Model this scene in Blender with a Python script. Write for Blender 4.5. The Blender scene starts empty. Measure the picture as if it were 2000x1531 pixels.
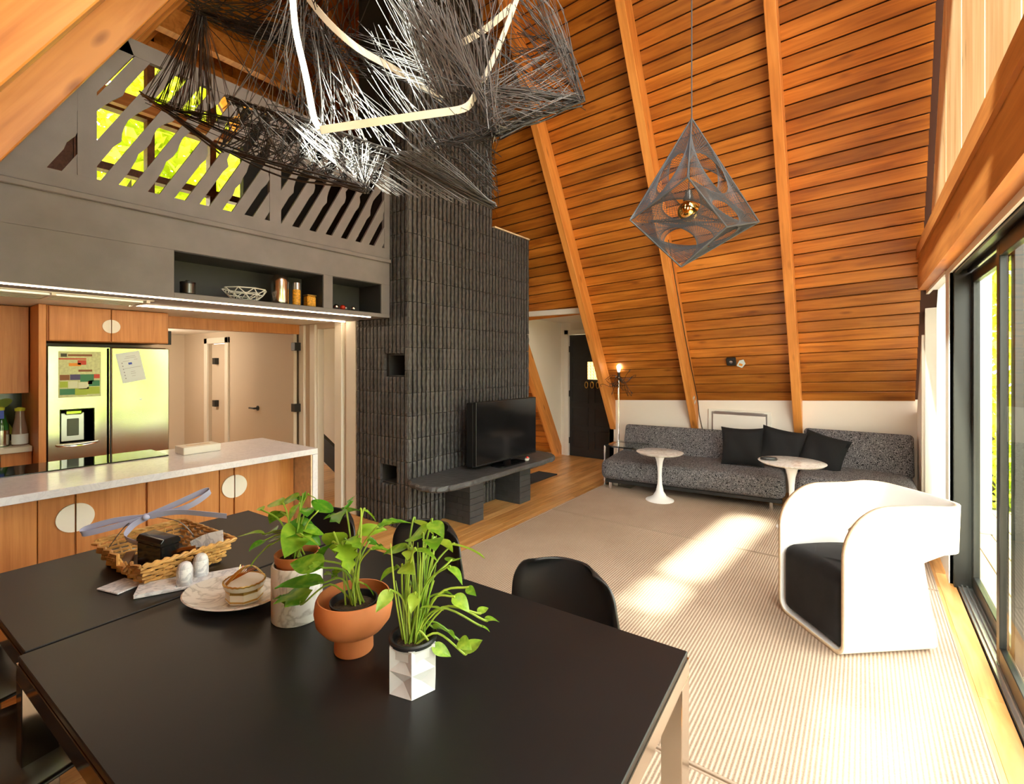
import bpy, bmesh, math, random
from mathutils import Vector, Matrix, Quaternion
random.seed(11)
R3 = math.sqrt(3.0)
sc = bpy.context.scene
COL = sc.collection

# ---------------------------------------------------------------- camera
cam = bpy.data.cameras.new('camera'); camo = bpy.data.objects.new('camera', cam); COL.objects.link(camo)
camo.location = (0, 0, 1.53); camo.rotation_euler = (math.radians(90), 0, math.atan2(684, 930))
cam.sensor_width = 36; cam.lens = 36 * 930 / 2000; cam.shift_y = -57.5 / 2000; cam.clip_start = 0.02
sc.camera = camo
# ---------------------------------------------------------------- world, sun, exposure
SUN_DIR = Vector((-0.14, -0.80, 1.0))
wd = bpy.data.worlds.new('world'); sc.world = wd; wd.use_nodes = True
nt = wd.node_tree; nt.nodes.clear()
wo = nt.nodes.new('ShaderNodeOutputWorld'); bg = nt.nodes.new('ShaderNodeBackground')
sky = nt.nodes.new('ShaderNodeTexSky'); sky.sky_type = 'HOSEK_WILKIE'; sky.turbidity = 4
sky.sun_direction = SUN_DIR.normalized(); sky.ground_albedo = 0.4
mx = nt.nodes.new('ShaderNodeMix'); mx.data_type = 'RGBA'; mx.inputs[0].default_value = 0.85
mx.inputs[7].default_value = (1.0, 0.90, 0.85, 1)
nt.links.new(sky.outputs[0], mx.inputs[6]); nt.links.new(mx.outputs[2], bg.inputs[0])
bg.inputs[1].default_value = 8.6
nt.links.new(bg.outputs[0], wo.inputs[0])
sun = bpy.data.lights.new('sun', 'SUN'); sun.energy = 17; sun.angle = math.radians(2.6); sun.color = (1, 0.94, 0.84)
suno = bpy.data.objects.new('sun', sun); COL.objects.link(suno)
suno.rotation_euler = SUN_DIR.to_track_quat('Z', 'Y').to_euler()
sc.view_settings.view_transform = 'Standard'; sc.view_settings.look = 'None'
sc.view_settings.exposure = 0.92; sc.view_settings.gamma = 1.0; sc.view_settings.use_curve_mapping = False
def portal(name, loc, normal, sx, sy):
    # guides the sky light through a window opening
    l = bpy.data.lights.new(name, 'AREA'); l.shape = 'RECTANGLE'; l.size = sx; l.size_y = sy; l.cycles.is_portal = True
    o = bpy.data.objects.new(name, l); COL.objects.link(o); o.location = loc
    o.rotation_euler = Vector(normal).to_track_quat('-Z', 'Z').to_euler(); return o
portal('door_portal', (0.70, 1.7, 1.15), (-1, 0, 0), 5.6, 2.1)
portal('loft_portal', (-6.64, 2.3, 4.0), (1, 0, 0), 2.0, 2.0)

# ---------------------------------------------------------------- helpers
class MB:
    def __init__(s): s.v = []; s.f = []; s.m = []
    def add(s, vs, fs, mi=0):
        n = len(s.v); s.v += [tuple(v) for v in vs]
        for f in fs: s.f.append(tuple(i + n for i in f)); s.m.append(mi)
    def box(s, x0, x1, y0, y1, z0, z1, mi=0):
        s.add([(x0,y0,z0),(x1,y0,z0),(x1,y1,z0),(x0,y1,z0),(x0,y0,z1),(x1,y0,z1),(x1,y1,z1),(x0,y1,z1)],
              [(0,3,2,1),(4,5,6,7),(0,1,5,4),(1,2,6,5),(2,3,7,6),(3,0,4,7)], mi); return s
    def cbox(s, x0, x1, y0, y1, z0, z1, c=0.004, mi=0):
        # box with chamfered edges
        P = []
        for sx in (0, 1):
            for sy in (0, 1):
                for sz in (0, 1):
                    x = (x0, x1)[sx]; y = (y0, y1)[sy]; z = (z0, z1)[sz]
                    xi = x + (c if sx == 0 else -c); yi = y + (c if sy == 0 else -c); zi = z + (c if sz == 0 else -c)
                    P += [(x, yi, zi), (xi, y, zi), (xi, yi, z)]
        k = lambda a, b, d, t: (a * 4 + b * 2 + d) * 3 + t
        F = []
        for t in range(3):
            for e in (0, 1):
                q = []
                for (p, r) in ((0,0),(1,0),(1,1),(0,1)):
                    idx = [0,0,0]; idx[t] = e; o = [i for i in range(3) if i != t]; idx[o[0]] = p; idx[o[1]] = r
                    q.append(k(*idx, t))
                F.append(tuple(q))
        for t in range(3):
            o = [i for i in range(3) if i != t]
            for p in (0,1):
                for r in (0,1):
                    a = [0,0,0]; a[o[0]] = p; a[o[1]] = r; b = list(a); b[t] = 1
                    F.append((k(*a, o[0]), k(*b, o[0]), k(*b, o[1]), k(*a, o[1])))
        for a in (0,1):
            for b in (0,1):
                for d in (0,1): F.append((k(a,b,d,0), k(a,b,d,1), k(a,b,d,2)))
        s.add(P, F, mi); return s
    def prism(s, poly, axis, a, b, mi=0):
        n = len(poly)
        def pt(p, t):
            return {'x': (t, p[0], p[1]), 'y': (p[0], t, p[1]), 'z': (p[0], p[1], t)}[axis]
        vs = [pt(p, a) for p in poly] + [pt(p, b) for p in poly]
        fs = [tuple(range(n))[::-1], tuple(range(n, 2*n))] + [(i, (i+1) % n, n+(i+1) % n, n+i) for i in range(n)]
        s.add(vs, fs, mi); return s
    def tube(s, path, r, n=8, caps=True, mi=0, closed=False):
        path = [Vector(p) for p in path]; m = len(path)
        rs = r if isinstance(r, (list, tuple)) else [r] * m
        d0 = (path[1] - path[0]).normalized()
        up = Vector((0,0,1)) if abs(d0.z) < 0.9 else Vector((1,0,0))
        nn = (up - d0 * up.dot(d0)).normalized()
        rings = []
        for i, p in enumerate(path):
            if closed: d = path[(i+1) % m] - path[i-1]
            else: d = path[min(i+1, m-1)] - path[max(i-1, 0)]
            if d.length < 1e-9: d = d0.copy()
            d.normalize(); nn = nn - d * nn.dot(d)
            if nn.length < 1e-6: nn = d.orthogonal()
            nn.normalize(); bb = d.cross(nn)
            rings.append([p + (nn * math.cos(2*math.pi*k/n) + bb * math.sin(2*math.pi*k/n)) * rs[i] for k in range(n)])
        vs = [v for q in rings for v in q]; fs = []
        for i in range(m if closed else m - 1):
            j = (i+1) % m
            for k in range(n): fs.append((i*n+k, i*n+(k+1) % n, j*n+(k+1) % n, j*n+k))
        if caps and not closed: fs += [tuple(range(n))[::-1], tuple(range((m-1)*n, m*n))]
        s.add(vs, fs, mi); return s
    def ribbon(s, path, w, t, wdir, mi=0):
        path = [Vector(p) for p in path]; m = len(path); vs = []
        for i, p in enumerate(path):
            d = (path[min(i+1, m-1)] - path[max(i-1, 0)]).normalized()
            wv = Vector(wdir[i] if isinstance(wdir, list) else wdir); wv = (wv - d * wv.dot(d)).normalized(); tv = d.cross(wv)
            vs += [p + wv*w/2 + tv*t/2, p - wv*w/2 + tv*t/2, p - wv*w/2 - tv*t/2, p + wv*w/2 - tv*t/2]
        fs = [(3,2,1,0), tuple(range(4*m-4, 4*m))]
        for i in range(m-1):
            for k in range(4): fs.append((i*4+k, i*4+(k+1) % 4, i*4+4+(k+1) % 4, i*4+4+k))
        s.add(vs, fs, mi); return s
    def lathe(s, prof, c=(0,0,0), n=32, mi=0, sx=1.0, sy=1.0):
        vs = []; fs = []; m = len(prof)
        for r, z in prof:
            for k in range(n):
                a = 2*math.pi*k/n; vs.append((c[0] + r*sx*math.cos(a), c[1] + r*sy*math.sin(a), c[2] + z))
        for i in range(m-1):
            for k in range(n): fs.append((i*n+k, i*n+(k+1) % n, (i+1)*n+(k+1) % n, (i+1)*n+k))
        if prof[0][0] > 1e-6: fs.append(tuple(range(n))[::-1])
        if prof[-1][0] > 1e-6: fs.append(tuple(range((m-1)*n, m*n)))
        s.add(vs, fs, mi); return s
    def sphere(s, c, r, n=16, m=10, mi=0, sz=1.0):
        return s.lathe([(r*math.sin(math.pi*i/m) + (1e-5 if i in (0, m) else 0), -r*sz*math.cos(math.pi*i/m)) for i in range(m+1)], c, n, mi)
    def grid(s, P, mi=0):
        nu = len(P); nv = len(P[0]); s.add([p for row in P for p in row],
            [(i*nv+j, (i+1)*nv+j, (i+1)*nv+j+1, i*nv+j+1) for i in range(nu-1) for j in range(nv-1)], mi); return s
    def mesh(s, name, mats, smooth=False):
        me = bpy.data.meshes.new(name); me.from_pydata(s.v, [], s.f)
        for m in (mats if isinstance(mats, (list, tuple)) else [mats]): me.materials.append(m)
        for p, i in zip(me.polygons, s.m): p.material_index = i
        if smooth:
            for p in me.polygons: p.use_smooth = True
        me.update(); return me
def link(name, me, parent=None):
    o = bpy.data.objects.new(name, me); COL.objects.link(o)
    if parent is not None: o.parent = parent
    return o
def build(mb, name, mats, parent=None, smooth=False, bevel=0.0, seg=2, weld=False):
    me = mb.mesh(name, mats, smooth)
    if weld:
        b = bmesh.new(); b.from_mesh(me); bmesh.ops.remove_doubles(b, verts=b.verts, dist=1e-4)
        bmesh.ops.recalc_face_normals(b, faces=b.faces); b.to_mesh(me); b.free()
    o = link(name, me, parent)
    if smooth == 'auto' or (smooth and bevel == 0):
        try: me.set_sharp_from_angle(angle=math.radians(40))
        except Exception: pass
    if bevel:
        md = o.modifiers.new('bevel', 'BEVEL'); md.width = bevel; md.segments = seg; md.limit_method = 'ANGLE'; md.angle_limit = math.radians(35)
    return o
def empty(name, label=None, cat=None, loc=(0,0,0), rz=0.0, group=None):
    o = bpy.data.objects.new(name, None); COL.objects.link(o); o.location = loc; o.rotation_euler = (0,0,rz)
    o.empty_display_size = 0.1
    if label: tag(o, label, cat, group)
    return o
def tag(o, label=None, cat=None, group=None, kind=None):
    if label: o['label'] = label
    if cat: o['category'] = cat
    if group: o['group'] = group
    if kind: o['kind'] = kind
    return o
def struct(o, label=None):
    o['kind'] = 'structure'
    if label: o['label'] = label
    return o
def copy_tree(o, parent=None):
    c = o.copy(); COL.objects.link(c); c.parent = parent
    for ch in list(o.children): copy_tree(ch, c)
    return c
def root_at(o, loc, rz=0.0):
    # give a one-mesh thing its origin at loc
    o.location = loc; o.rotation_euler = (0,0,rz); return o
def catmull(pts, n=6):
    P = [Vector(p) for p in pts]; out = []
    for i in range(len(P)-1):
        a = P[max(i-1,0)]; b = P[i]; c = P[i+1]; d = P[min(i+2, len(P)-1)]
        for k in range(n):
            t = k/n; out.append(0.5*((2*b) + (c-a)*t + (2*a-5*b+4*c-d)*t*t + (-a+3*b-3*c+d)*t**3))
    out.append(P[-1]); return out
def rounded_rect(w, d, r, n=6, cx=0, cy=0):
    pts = []
    for (sx, sy, a0) in ((1,1,0),(-1,1,90),(-1,-1,180),(1,-1,270)):
        for k in range(n+1):
            a = math.radians(a0 + 90*k/n); pts.append((cx + sx*(w/2-r) + r*math.cos(a), cy + sy*(d/2-r) + r*math.sin(a)))
    return pts

# ---------------------------------------------------------------- materials
def mat(name, col, rough=0.5, metal=0.0, bump=0.0, bscale=40.0, vary=0.0, vscale=6.0, spec=0.5, emit=None, estr=0.0, coat=0.0, trans=0.0, rnd=0.0):
    m = bpy.data.materials.new(name); m.use_nodes = True; t = m.node_tree; b = t.nodes['Principled BSDF']
    b.inputs['Base Color'].default_value = (*col, 1); b.inputs['Roughness'].default_value = rough; b.inputs['Metallic'].default_value = metal
    b.inputs['Specular IOR Level'].default_value = spec; b.inputs['Coat Weight'].default_value = coat; b.inputs['Transmission Weight'].default_value = trans
    if emit: b.inputs['Emission Color'].default_value = (*emit, 1); b.inputs['Emission Strength'].default_value = estr
    if vary or bump or rnd:
        tc = t.nodes.new('ShaderNodeTexCoord')
    if vary or rnd:
        nz = t.nodes.new('ShaderNodeTexNoise'); nz.inputs['Scale'].default_value = vscale; nz.inputs['Detail'].default_value = 6
        t.links.new(tc.outputs['Object'], nz.inputs['Vector'])
        mr = t.nodes.new('ShaderNodeMapRange'); mr.inputs[1].default_value = 0.3; mr.inputs[2].default_value = 0.7
        mr.inputs[3].default_value = 1 - vary; mr.inputs[4].default_value = 1 + vary; t.links.new(nz.outputs[0], mr.inputs[0])
        hs = t.nodes.new('ShaderNodeHueSaturation'); hs.inputs['Color'].default_value = (*col, 1)
        if rnd:
            oi = t.nodes.new('ShaderNodeObjectInfo'); m2 = t.nodes.new('ShaderNodeMapRange')
            m2.inputs[3].default_value = 1 - rnd; m2.inputs[4].default_value = 1 + rnd; t.links.new(oi.outputs['Random'], m2.inputs[0])
            mu = t.nodes.new('ShaderNodeMath'); mu.operation = 'MULTIPLY'; t.links.new(mr.outputs[0], mu.inputs[0]); t.links.new(m2.outputs[0], mu.inputs[1])
            t.links.new(mu.outputs[0], hs.inputs['Value'])
        else: t.links.new(mr.outputs[0], hs.inputs['Value'])
        t.links.new(hs.outputs[0], b.inputs['Base Color'])
    if bump:
        n2 = t.nodes.new('ShaderNodeTexNoise'); n2.inputs['Scale'].default_value = bscale; n2.inputs['Detail'].default_value = 5
        t.links.new(tc.outputs['Object'], n2.inputs['Vector'])
        bp = t.nodes.new('ShaderNodeBump'); bp.inputs['Strength'].default_value = bump; bp.inputs['Distance'].default_value = 0.01
        t.links.new(n2.outputs[0], bp.inputs['Height']); t.links.new(bp.outputs[0], b.inputs['Normal'])
    return m
def wood(name, dark, mid, light, axis='X', rough=0.38, grain=28.0, along=1.6, rnd=0.16, knots=True, coat=0.0):
    m = bpy.data.materials.new(name); m.use_nodes = True; t = m.node_tree; b = t.nodes['Principled BSDF']; L = t.links
    tc = t.nodes.new('ShaderNodeTexCoord'); oi = t.nodes.new('ShaderNodeObjectInfo')
    ad = t.nodes.new('ShaderNodeVectorMath'); ad.operation = 'ADD'
    sc_ = t.nodes.new('ShaderNodeVectorMath'); sc_.operation = 'SCALE'; sc_.inputs[0].default_value = (13.1, 7.7, 9.3)
    L.new(oi.outputs['Random'], sc_.inputs['Scale']); L.new(tc.outputs['Object'], ad.inputs[0]); L.new(sc_.outputs[0], ad.inputs[1])
    mp = t.nodes.new('ShaderNodeMapping'); s = [grain]*3; s['XYZ'.index(axis)] = along; mp.inputs['Scale'].default_value = s
    L.new(ad.outputs[0], mp.inputs[0])
    n1 = t.nodes.new('ShaderNodeTexNoise'); n1.inputs['Scale'].default_value = 1.0; n1.inputs['Detail'].default_value = 5; n1.inputs['Distortion'].default_value = 1.2
    L.new(mp.outputs[0], n1.inputs['Vector'])
    mp2 = t.nodes.new('ShaderNodeMapping'); s2 = [grain*0.22]*3; s2['XYZ'.index(axis)] = along*0.9; mp2.inputs['Scale'].default_value = s2
    L.new(ad.outputs[0], mp2.inputs[0])
    n2 = t.nodes.new('ShaderNodeTexNoise'); n2.inputs['Scale'].default_value = 1.0; n2.inputs['Detail'].default_value = 3; n2.inputs['Distortion'].default_value = 0.6
    L.new(mp2.outputs[0], n2.inputs['Vector'])
    mixv = t.nodes.new('ShaderNodeMath'); mixv.operation = 'MULTIPLY_ADD'; mixv.inputs[1].default_value = 0.5
    hv = t.nodes.new('ShaderNodeMath'); hv.operation = 'MULTIPLY'; hv.inputs[1].default_value = 0.5; L.new(n2.outputs[0], hv.inputs[0])
    L.new(n1.outputs[0], mixv.inputs[0]); L.new(hv.outputs[0], mixv.inputs[2])
    cr = t.nodes.new('ShaderNodeValToRGB'); e = cr.color_ramp.elements
    e[0].position = 0.34; e[0].color = (*dark, 1); e[1].position = 0.64; e[1].color = (*light, 1)
    k = cr.color_ramp.elements.new(0.49); k.color = (*mid, 1)
    L.new(mixv.outputs[0], cr.inputs[0])
    hs = t.nodes.new('ShaderNodeHueSaturation'); mr = t.nodes.new('ShaderNodeMapRange'); mr.inputs[3].default_value = 1-rnd; mr.inputs[4].default_value = 1+rnd
    L.new(oi.outputs['Random'], mr.inputs[0]); L.new(mr.outputs[0], hs.inputs['Value']); L.new(cr.outputs[0], hs.inputs['Color'])
    last = hs.outputs[0]
    if knots:
        mp3 = t.nodes.new('ShaderNodeMapping'); s3 = [7.0]*3; s3['XYZ'.index(axis)] = 2.2; mp3.inputs['Scale'].default_value = s3; L.new(ad.outputs[0], mp3.inputs[0])
        vo = t.nodes.new('ShaderNodeTexVoronoi'); vo.inputs['Scale'].default_value = 1.0; L.new(mp3.outputs[0], vo.inputs['Vector'])
        kr = t.nodes.new('ShaderNodeMapRange'); kr.inputs[1].default_value = 0.04; kr.inputs[2].default_value = 0.16; kr.inputs[3].default_value = 0.35; kr.inputs[4].default_value = 1.0
        L.new(vo.outputs['Distance'], kr.inputs[0])
        mm = t.nodes.new('ShaderNodeMix'); mm.data_type = 'RGBA'; mm.inputs[6].default_value = (dark[0]*0.5, dark[1]*0.4, dark[2]*0.4, 1)
        L.new(kr.outputs[0], mm.inputs[0]); L.new(last, mm.inputs[7]); last = mm.outputs[2]
    L.new(last, b.inputs['Base Color'])
    b.inputs['Roughness'].default_value = rough; b.inputs['Coat Weight'].default_value = coat
    bp = t.nodes.new('ShaderNodeBump'); bp.inputs['Strength'].default_value = 0.12; bp.inputs['Distance'].default_value = 0.004
    L.new(n1.outputs[0], bp.inputs['Height']); L.new(bp.outputs[0], b.inputs['Normal'])
    return m
def marble(name, base, vein, scale=9.0, rough=0.25):
    m = bpy.data.materials.new(name); m.use_nodes = True; t = m.node_tree; b = t.nodes['Principled BSDF']; L = t.links
    tc = t.nodes.new('ShaderNodeTexCoord'); n = t.nodes.new('ShaderNodeTexNoise'); n.inputs['Scale'].default_value = scale; n.inputs['Detail'].default_value = 8; n.inputs['Distortion'].default_value = 1.6
    L.new(tc.outputs['Object'], n.inputs['Vector'])
    cr = t.nodes.new('ShaderNodeValToRGB'); e = cr.color_ramp.elements; e[0].position = 0.44; e[0].color = (*base, 1); e[1].position = 0.56; e[1].color = (*base, 1)
    k = cr.color_ramp.elements.new(0.5); k.color = (*vein, 1)
    L.new(n.outputs[0], cr.inputs[0]); L.new(cr.outputs[0], b.inputs['Base Color']); b.inputs['Roughness'].default_value = rough; return m
def glass(name, tint=(0.93, 0.98, 0.95), refl=0.10):
    m = bpy.data.materials.new(name); m.use_nodes = True; t = m.node_tree; t.nodes.clear(); L = t.links
    o = t.nodes.new('ShaderNodeOutputMaterial'); tr = t.nodes.new('ShaderNodeBsdfTransparent'); gl = t.nodes.new('ShaderNodeBsdfGlossy')
    tr.inputs[0].default_value = (*tint, 1); gl.inputs['Roughness'].default_value = 0.02
    lw = t.nodes.new('ShaderNodeLayerWeight'); lw.inputs[0].default_value = refl; mxs = t.nodes.new('ShaderNodeMixShader')
    ge = t.nodes.new('ShaderNodeNewGeometry'); iv = t.nodes.new('ShaderNodeMath'); iv.operation = 'SUBTRACT'; iv.inputs[0].default_value = 1.0; L.new(ge.outputs['Backfacing'], iv.inputs[1])
    mu = t.nodes.new('ShaderNodeMath'); mu.operation = 'MULTIPLY'; L.new(lw.outputs['Fresnel'], mu.inputs[0]); L.new(iv.outputs[0], mu.inputs[1])
    L.new(mu.outputs[0], mxs.inputs[0]); L.new(tr.outputs[0], mxs.inputs[1]); L.new(gl.outputs[0], mxs.inputs[2]); L.new(mxs.outputs[0], o.inputs[0]); return m
def leafmat(name, c1, c2, transl=0.45, rough=0.4):
    m = bpy.data.materials.new(name); m.use_nodes = True; t = m.node_tree; L = t.links; b = t.nodes['Principled BSDF']; o = t.nodes['Material Output']
    tc = t.nodes.new('ShaderNodeTexCoord'); n = t.nodes.new('ShaderNodeTexNoise'); n.inputs['Scale'].default_value = 3.0; n.inputs['Detail'].default_value = 4
    L.new(tc.outputs['Object'], n.inputs['Vector'])
    oi = t.nodes.new('ShaderNodeObjectInfo'); ad = t.nodes.new('ShaderNodeMath'); ad.operation = 'ADD'; L.new(n.outputs[0], ad.inputs[0])
    ml = t.nodes.new('ShaderNodeMath'); ml.operation = 'MULTIPLY_ADD'; ml.inputs[1].default_value = 0.5; ml.inputs[2].default_value = -0.25; L.new(oi.outputs['Random'], ml.inputs[0]); L.new(ml.outputs[0], ad.inputs[1])
    cr = t.nodes.new('ShaderNodeValToRGB'); e = cr.color_ramp.elements; e[0].position = 0.3; e[0].color = (*c1, 1); e[1].position = 0.7; e[1].color = (*c2, 1)
    L.new(ad.outputs[0], cr.inputs[0]); L.new(cr.outputs[0], b.inputs['Base Color']); b.inputs['Roughness'].default_value = rough
    tl = t.nodes.new('ShaderNodeBsdfTranslucent'); L.new(cr.outputs[0], tl.inputs[0]); ms = t.nodes.new('ShaderNodeMixShader'); ms.inputs[0].default_value = transl
    L.new(b.outputs[0], ms.inputs[1]); L.new(tl.outputs[0], ms.inputs[2]); L.new(ms.outputs[0], o.inputs[0]); return m
def speckle(name, c1, c2, scale=70.0, rough=0.9):
    # winding two-tone weave
    m = bpy.data.materials.new(name); m.use_nodes = True; t = m.node_tree; L = t.links; b = t.nodes['Principled BSDF']
    tc = t.nodes.new('ShaderNodeTexCoord'); n = t.nodes.new('ShaderNodeTexNoise'); n.inputs['Scale'].default_value = scale; n.inputs['Detail'].default_value = 1.5; n.inputs['Distortion'].default_value = 0.8
    L.new(tc.outputs['Object'], n.inputs['Vector'])
    wv = t.nodes.new('ShaderNodeMath'); wv.operation = 'PINGPONG'; wv.inputs[1].default_value = 0.07; L.new(n.outputs[0], wv.inputs[0])
    cr = t.nodes.new('ShaderNodeValToRGB'); cr.color_ramp.interpolation = 'LINEAR'; e = cr.color_ramp.elements; e[0].position = 0.030; e[0].color = (*c1, 1); e[1].position = 0.044; e[1].color = (*c2, 1)
    L.new(wv.outputs[0], cr.inputs[0]); L.new(cr.outputs[0], b.inputs['Base Color']); b.inputs['Roughness'].default_value = rough; b.inputs['Specular IOR Level'].default_value = 0.2
    bp = t.nodes.new('ShaderNodeBump'); bp.inputs['Strength'].default_value = 0.3; bp.inputs['Distance'].default_value = 0.004; L.new(n.outputs[0], bp.inputs['Height']); L.new(bp.outputs[0], b.inputs['Normal']); return m
def rugmat(name, c1, c2, axis='X', pitch=0.016):
    m = bpy.data.materials.new(name); m.use_nodes = True; t = m.node_tree; L = t.links; b = t.nodes['Principled BSDF']
    tc = t.nodes.new('ShaderNodeTexCoord'); w = t.nodes.new('ShaderNodeTexWave'); w.wave_type = 'BANDS'; w.bands_direction = axis; w.wave_profile = 'SIN'
    w.inputs['Scale'].default_value = 0.314 / pitch; w.inputs['Distortion'].default_value = 0.35; w.inputs['Detail'].default_value = 2; w.inputs['Detail Scale'].default_value = 20
    L.new(tc.outputs['Object'], w.inputs['Vector'])
    n = t.nodes.new('ShaderNodeTexNoise'); n.inputs['Scale'].default_value = 190; n.inputs['Detail'].default_value = 2; L.new(tc.outputs['Object'], n.inputs['Vector'])
    n3 = t.nodes.new('ShaderNodeTexNoise'); n3.inputs['Scale'].default_value = 3.0; n3.inputs['Detail'].default_value = 3; L.new(tc.outputs['Object'], n3.inputs['Vector'])
    a = t.nodes.new('ShaderNodeMath'); a.operation = 'MULTIPLY_ADD'; a.inputs[1].default_value = 0.45; L.new(n.outputs[0], a.inputs[0])
    a2 = t.nodes.new('ShaderNodeMath'); a2.operation = 'MULTIPLY'; a2.inputs[1].default_value = 0.5; L.new(w.outputs[1], a2.inputs[0]); L.new(a2.outputs[0], a.inputs[2])
    a3 = t.nodes.new('ShaderNodeMath'); a3.operation = 'MULTIPLY_ADD'; a3.inputs[1].default_value = 0.25; L.new(n3.outputs[0], a3.inputs[0]); L.new(a.outputs[0], a3.inputs[2])
    cr = t.nodes.new('ShaderNodeValToRGB'); e = cr.color_ramp.elements; e[0].position = 0.25; e[0].color = (*c1, 1); e[1].position = 0.85; e[1].color = (*c2, 1)
    L.new(a3.outputs[0], cr.inputs[0]); L.new(cr.outputs[0], b.inputs['Base Color']); b.inputs['Roughness'].default_value = 0.95; b.inputs['Specular IOR Level'].default_value = 0.1
    bp = t.nodes.new('ShaderNodeBump'); bp.inputs['Strength'].default_value = 0.5; bp.inputs['Distance'].default_value = 0.006; L.new(a.outputs[0], bp.inputs['Height']); L.new(bp.outputs[0], b.inputs['Normal']); return m
def steel(name, col, rough, axis='Z'):
    m = mat(name, col, rough, 1.0); t = m.node_tree; b = t.nodes['Principled BSDF']; L = t.links
    tc = t.nodes.new('ShaderNodeTexCoord'); mp = t.nodes.new('ShaderNodeMapping'); mp.inputs['Scale'].default_value = (3, 2.2, 1.1)
    L.new(tc.outputs['Object'], mp.inputs[0]); n = t.nodes.new('ShaderNodeTexNoise'); n.inputs['Scale'].default_value = 1.0; n.inputs['Detail'].default_value = 1
    L.new(mp.outputs[0], n.inputs['Vector']); bp = t.nodes.new('ShaderNodeBump'); bp.inputs['Strength'].default_value = 0.25; bp.inputs['Distance'].default_value = 0.05
    L.new(n.outputs[0], bp.inputs['Height']); L.new(bp.outputs[0], b.inputs['Normal']); return m

PLANK = wood('stained_pine_plank', (0.26, 0.074, 0.009), (0.45, 0.150, 0.019), (0.60, 0.225, 0.035), 'X', 0.36, 22, 1.3, 0.24)
GROOVE = mat('dark_groove', (0.05, 0.014, 0.004), 0.8)
RAFTER = wood('fir_rafter', (0.46, 0.15, 0.024), (0.66, 0.25, 0.05), (0.80, 0.35, 0.085), 'X', 0.42, 18, 1.0, 0.06)
BOARD = wood('pale_fir_board', (0.62, 0.34, 0.14), (0.78, 0.50, 0.25), (0.85, 0.62, 0.36), 'Z', 0.5, 14, 0.9, 0.06)
BEAMW = wood('gable_beam_wood', (0.40, 0.13, 0.022), (0.55, 0.19, 0.035), (0.66, 0.26, 0.055), 'Y', 0.5, 22, 1.2, 0.05)
FLOORW = wood('oak_floor_board', (0.36, 0.145, 0.034), (0.60, 0.29, 0.085), (0.74, 0.42, 0.16), 'Y', 0.28, 20, 1.4, 0.14, False)
CABW = wood('teak_veneer', (0.46, 0.165, 0.04), (0.56, 0.22, 0.06), (0.63, 0.27, 0.08), 'Z', 0.4, 60, 2.2, 0.05, False)
DARKW = wood('brown_window_wood', (0.10, 0.03, 0.012), (0.17, 0.055, 0.02), (0.24, 0.085, 0.035), 'X', 0.5, 25, 1.5, 0.1, False)
DECKW = wood('weathered_deck_wood', (0.34, 0.24, 0.14), (0.5, 0.38, 0.24), (0.62, 0.5, 0.34), 'Y', 0.6, 25, 1.5, 0.1, False)
PLYEDGE = mat('plywood_edge', (0.72, 0.56, 0.38), 0.5, vary=0.12, vscale=30)
WHITEWALL = mat('white_wall_paint', (0.82, 0.755, 0.66), 0.7, bump=0.05, bscale=120)
HALLWALL = mat('hall_wall_paint', (0.64, 0.545, 0.435), 0.7, bump=0.05, bscale=120)
WHITETRIM = mat('white_trim_paint', (0.82, 0.78, 0.70), 0.45)
CEILW = mat('white_ceiling_paint', (0.8, 0.77, 0.72), 0.8)
GREY = mat('grey_stained_panel', (0.215, 0.192, 0.200), 0.55, vary=0.10, vscale=5, bump=0.05, bscale=200)
NICHE = mat('dark_niche_paint', (0.045, 0.045, 0.047), 0.6)
DOORBLK = mat('black_door_paint', (0.018, 0.019, 0.02), 0.5, vary=0.15, vscale=8)
BLACKM = mat('black_metal', (0.015, 0.015, 0.015), 0.45)
BRICK = mat('black_split_brick', (0.075, 0.071, 0.073), 0.5, bump=0.8, bscale=60, vary=0.35, vscale=25, rnd=0.25, spec=0.6)
MORTAR = mat('black_mortar', (0.008, 0.008, 0.009), 0.85)
SLATE = mat('slate_slab', (0.062, 0.063, 0.068), 0.45, bump=0.7, bscale=22, vary=0.3, vscale=10, spec=0.6)
PIERB = mat('painted_pier_brick', (0.045, 0.046, 0.05), 0.5, vary=0.15, vscale=12, rnd=0.2)
ALUBLK = mat('dark_bronze_aluminium', (0.035, 0.036, 0.032), 0.35, 0.6)
ALUGREY = mat('grey_aluminium_track', (0.55, 0.55, 0.56), 0.3, 0.9)
GLASS = glass('clear_glass'); LEAFGLASS = glass('loft_glass', (1, 1, 1), 0.05)
GLARE = leafmat('white_glare_panel', (0.9, 0.9, 0.9), (0.92, 0.92, 0.9), 0.5, 0.8)
QUARTZ = marble('white_quartz', (0.76, 0.76, 0.84), (0.68, 0.68, 0.77), 14, 0.12)
BLKGLASS = mat('black_glass', (0.006, 0.006, 0.007), 0.06, spec=0.6)
TABLETOP = mat('black_laminate', (0.0115, 0.0105, 0.0108), 0.36, vary=0.10, vscale=3, spec=0.28)
TABLEEDGE = mat('chrome_table_leg', (0.50, 0.43, 0.36), 0.12, 1.0)
SHELL = mat('black_plastic_shell', (0.012, 0.012, 0.013), 0.35)
CHROME = mat('chrome', (0.85, 0.85, 0.86), 0.08, 1.0)
STEEL = steel('brushed_stainless', (0.72, 0.68, 0.60), 0.20)
DARKSTEEL = mat('dark_steel', (0.2, 0.2, 0.2), 0.3, 1.0)
HANDLE = mat('white_disc_handle', (0.86, 0.84, 0.80), 0.45)
SOFA = speckle('squiggle_upholstery', (0.010, 0.010, 0.013), (0.26, 0.25, 0.26), 48)
PILLOW = mat('black_cotton', (0.012, 0.012, 0.013), 0.85, bump=0.2, bscale=300, spec=0.2)
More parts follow.
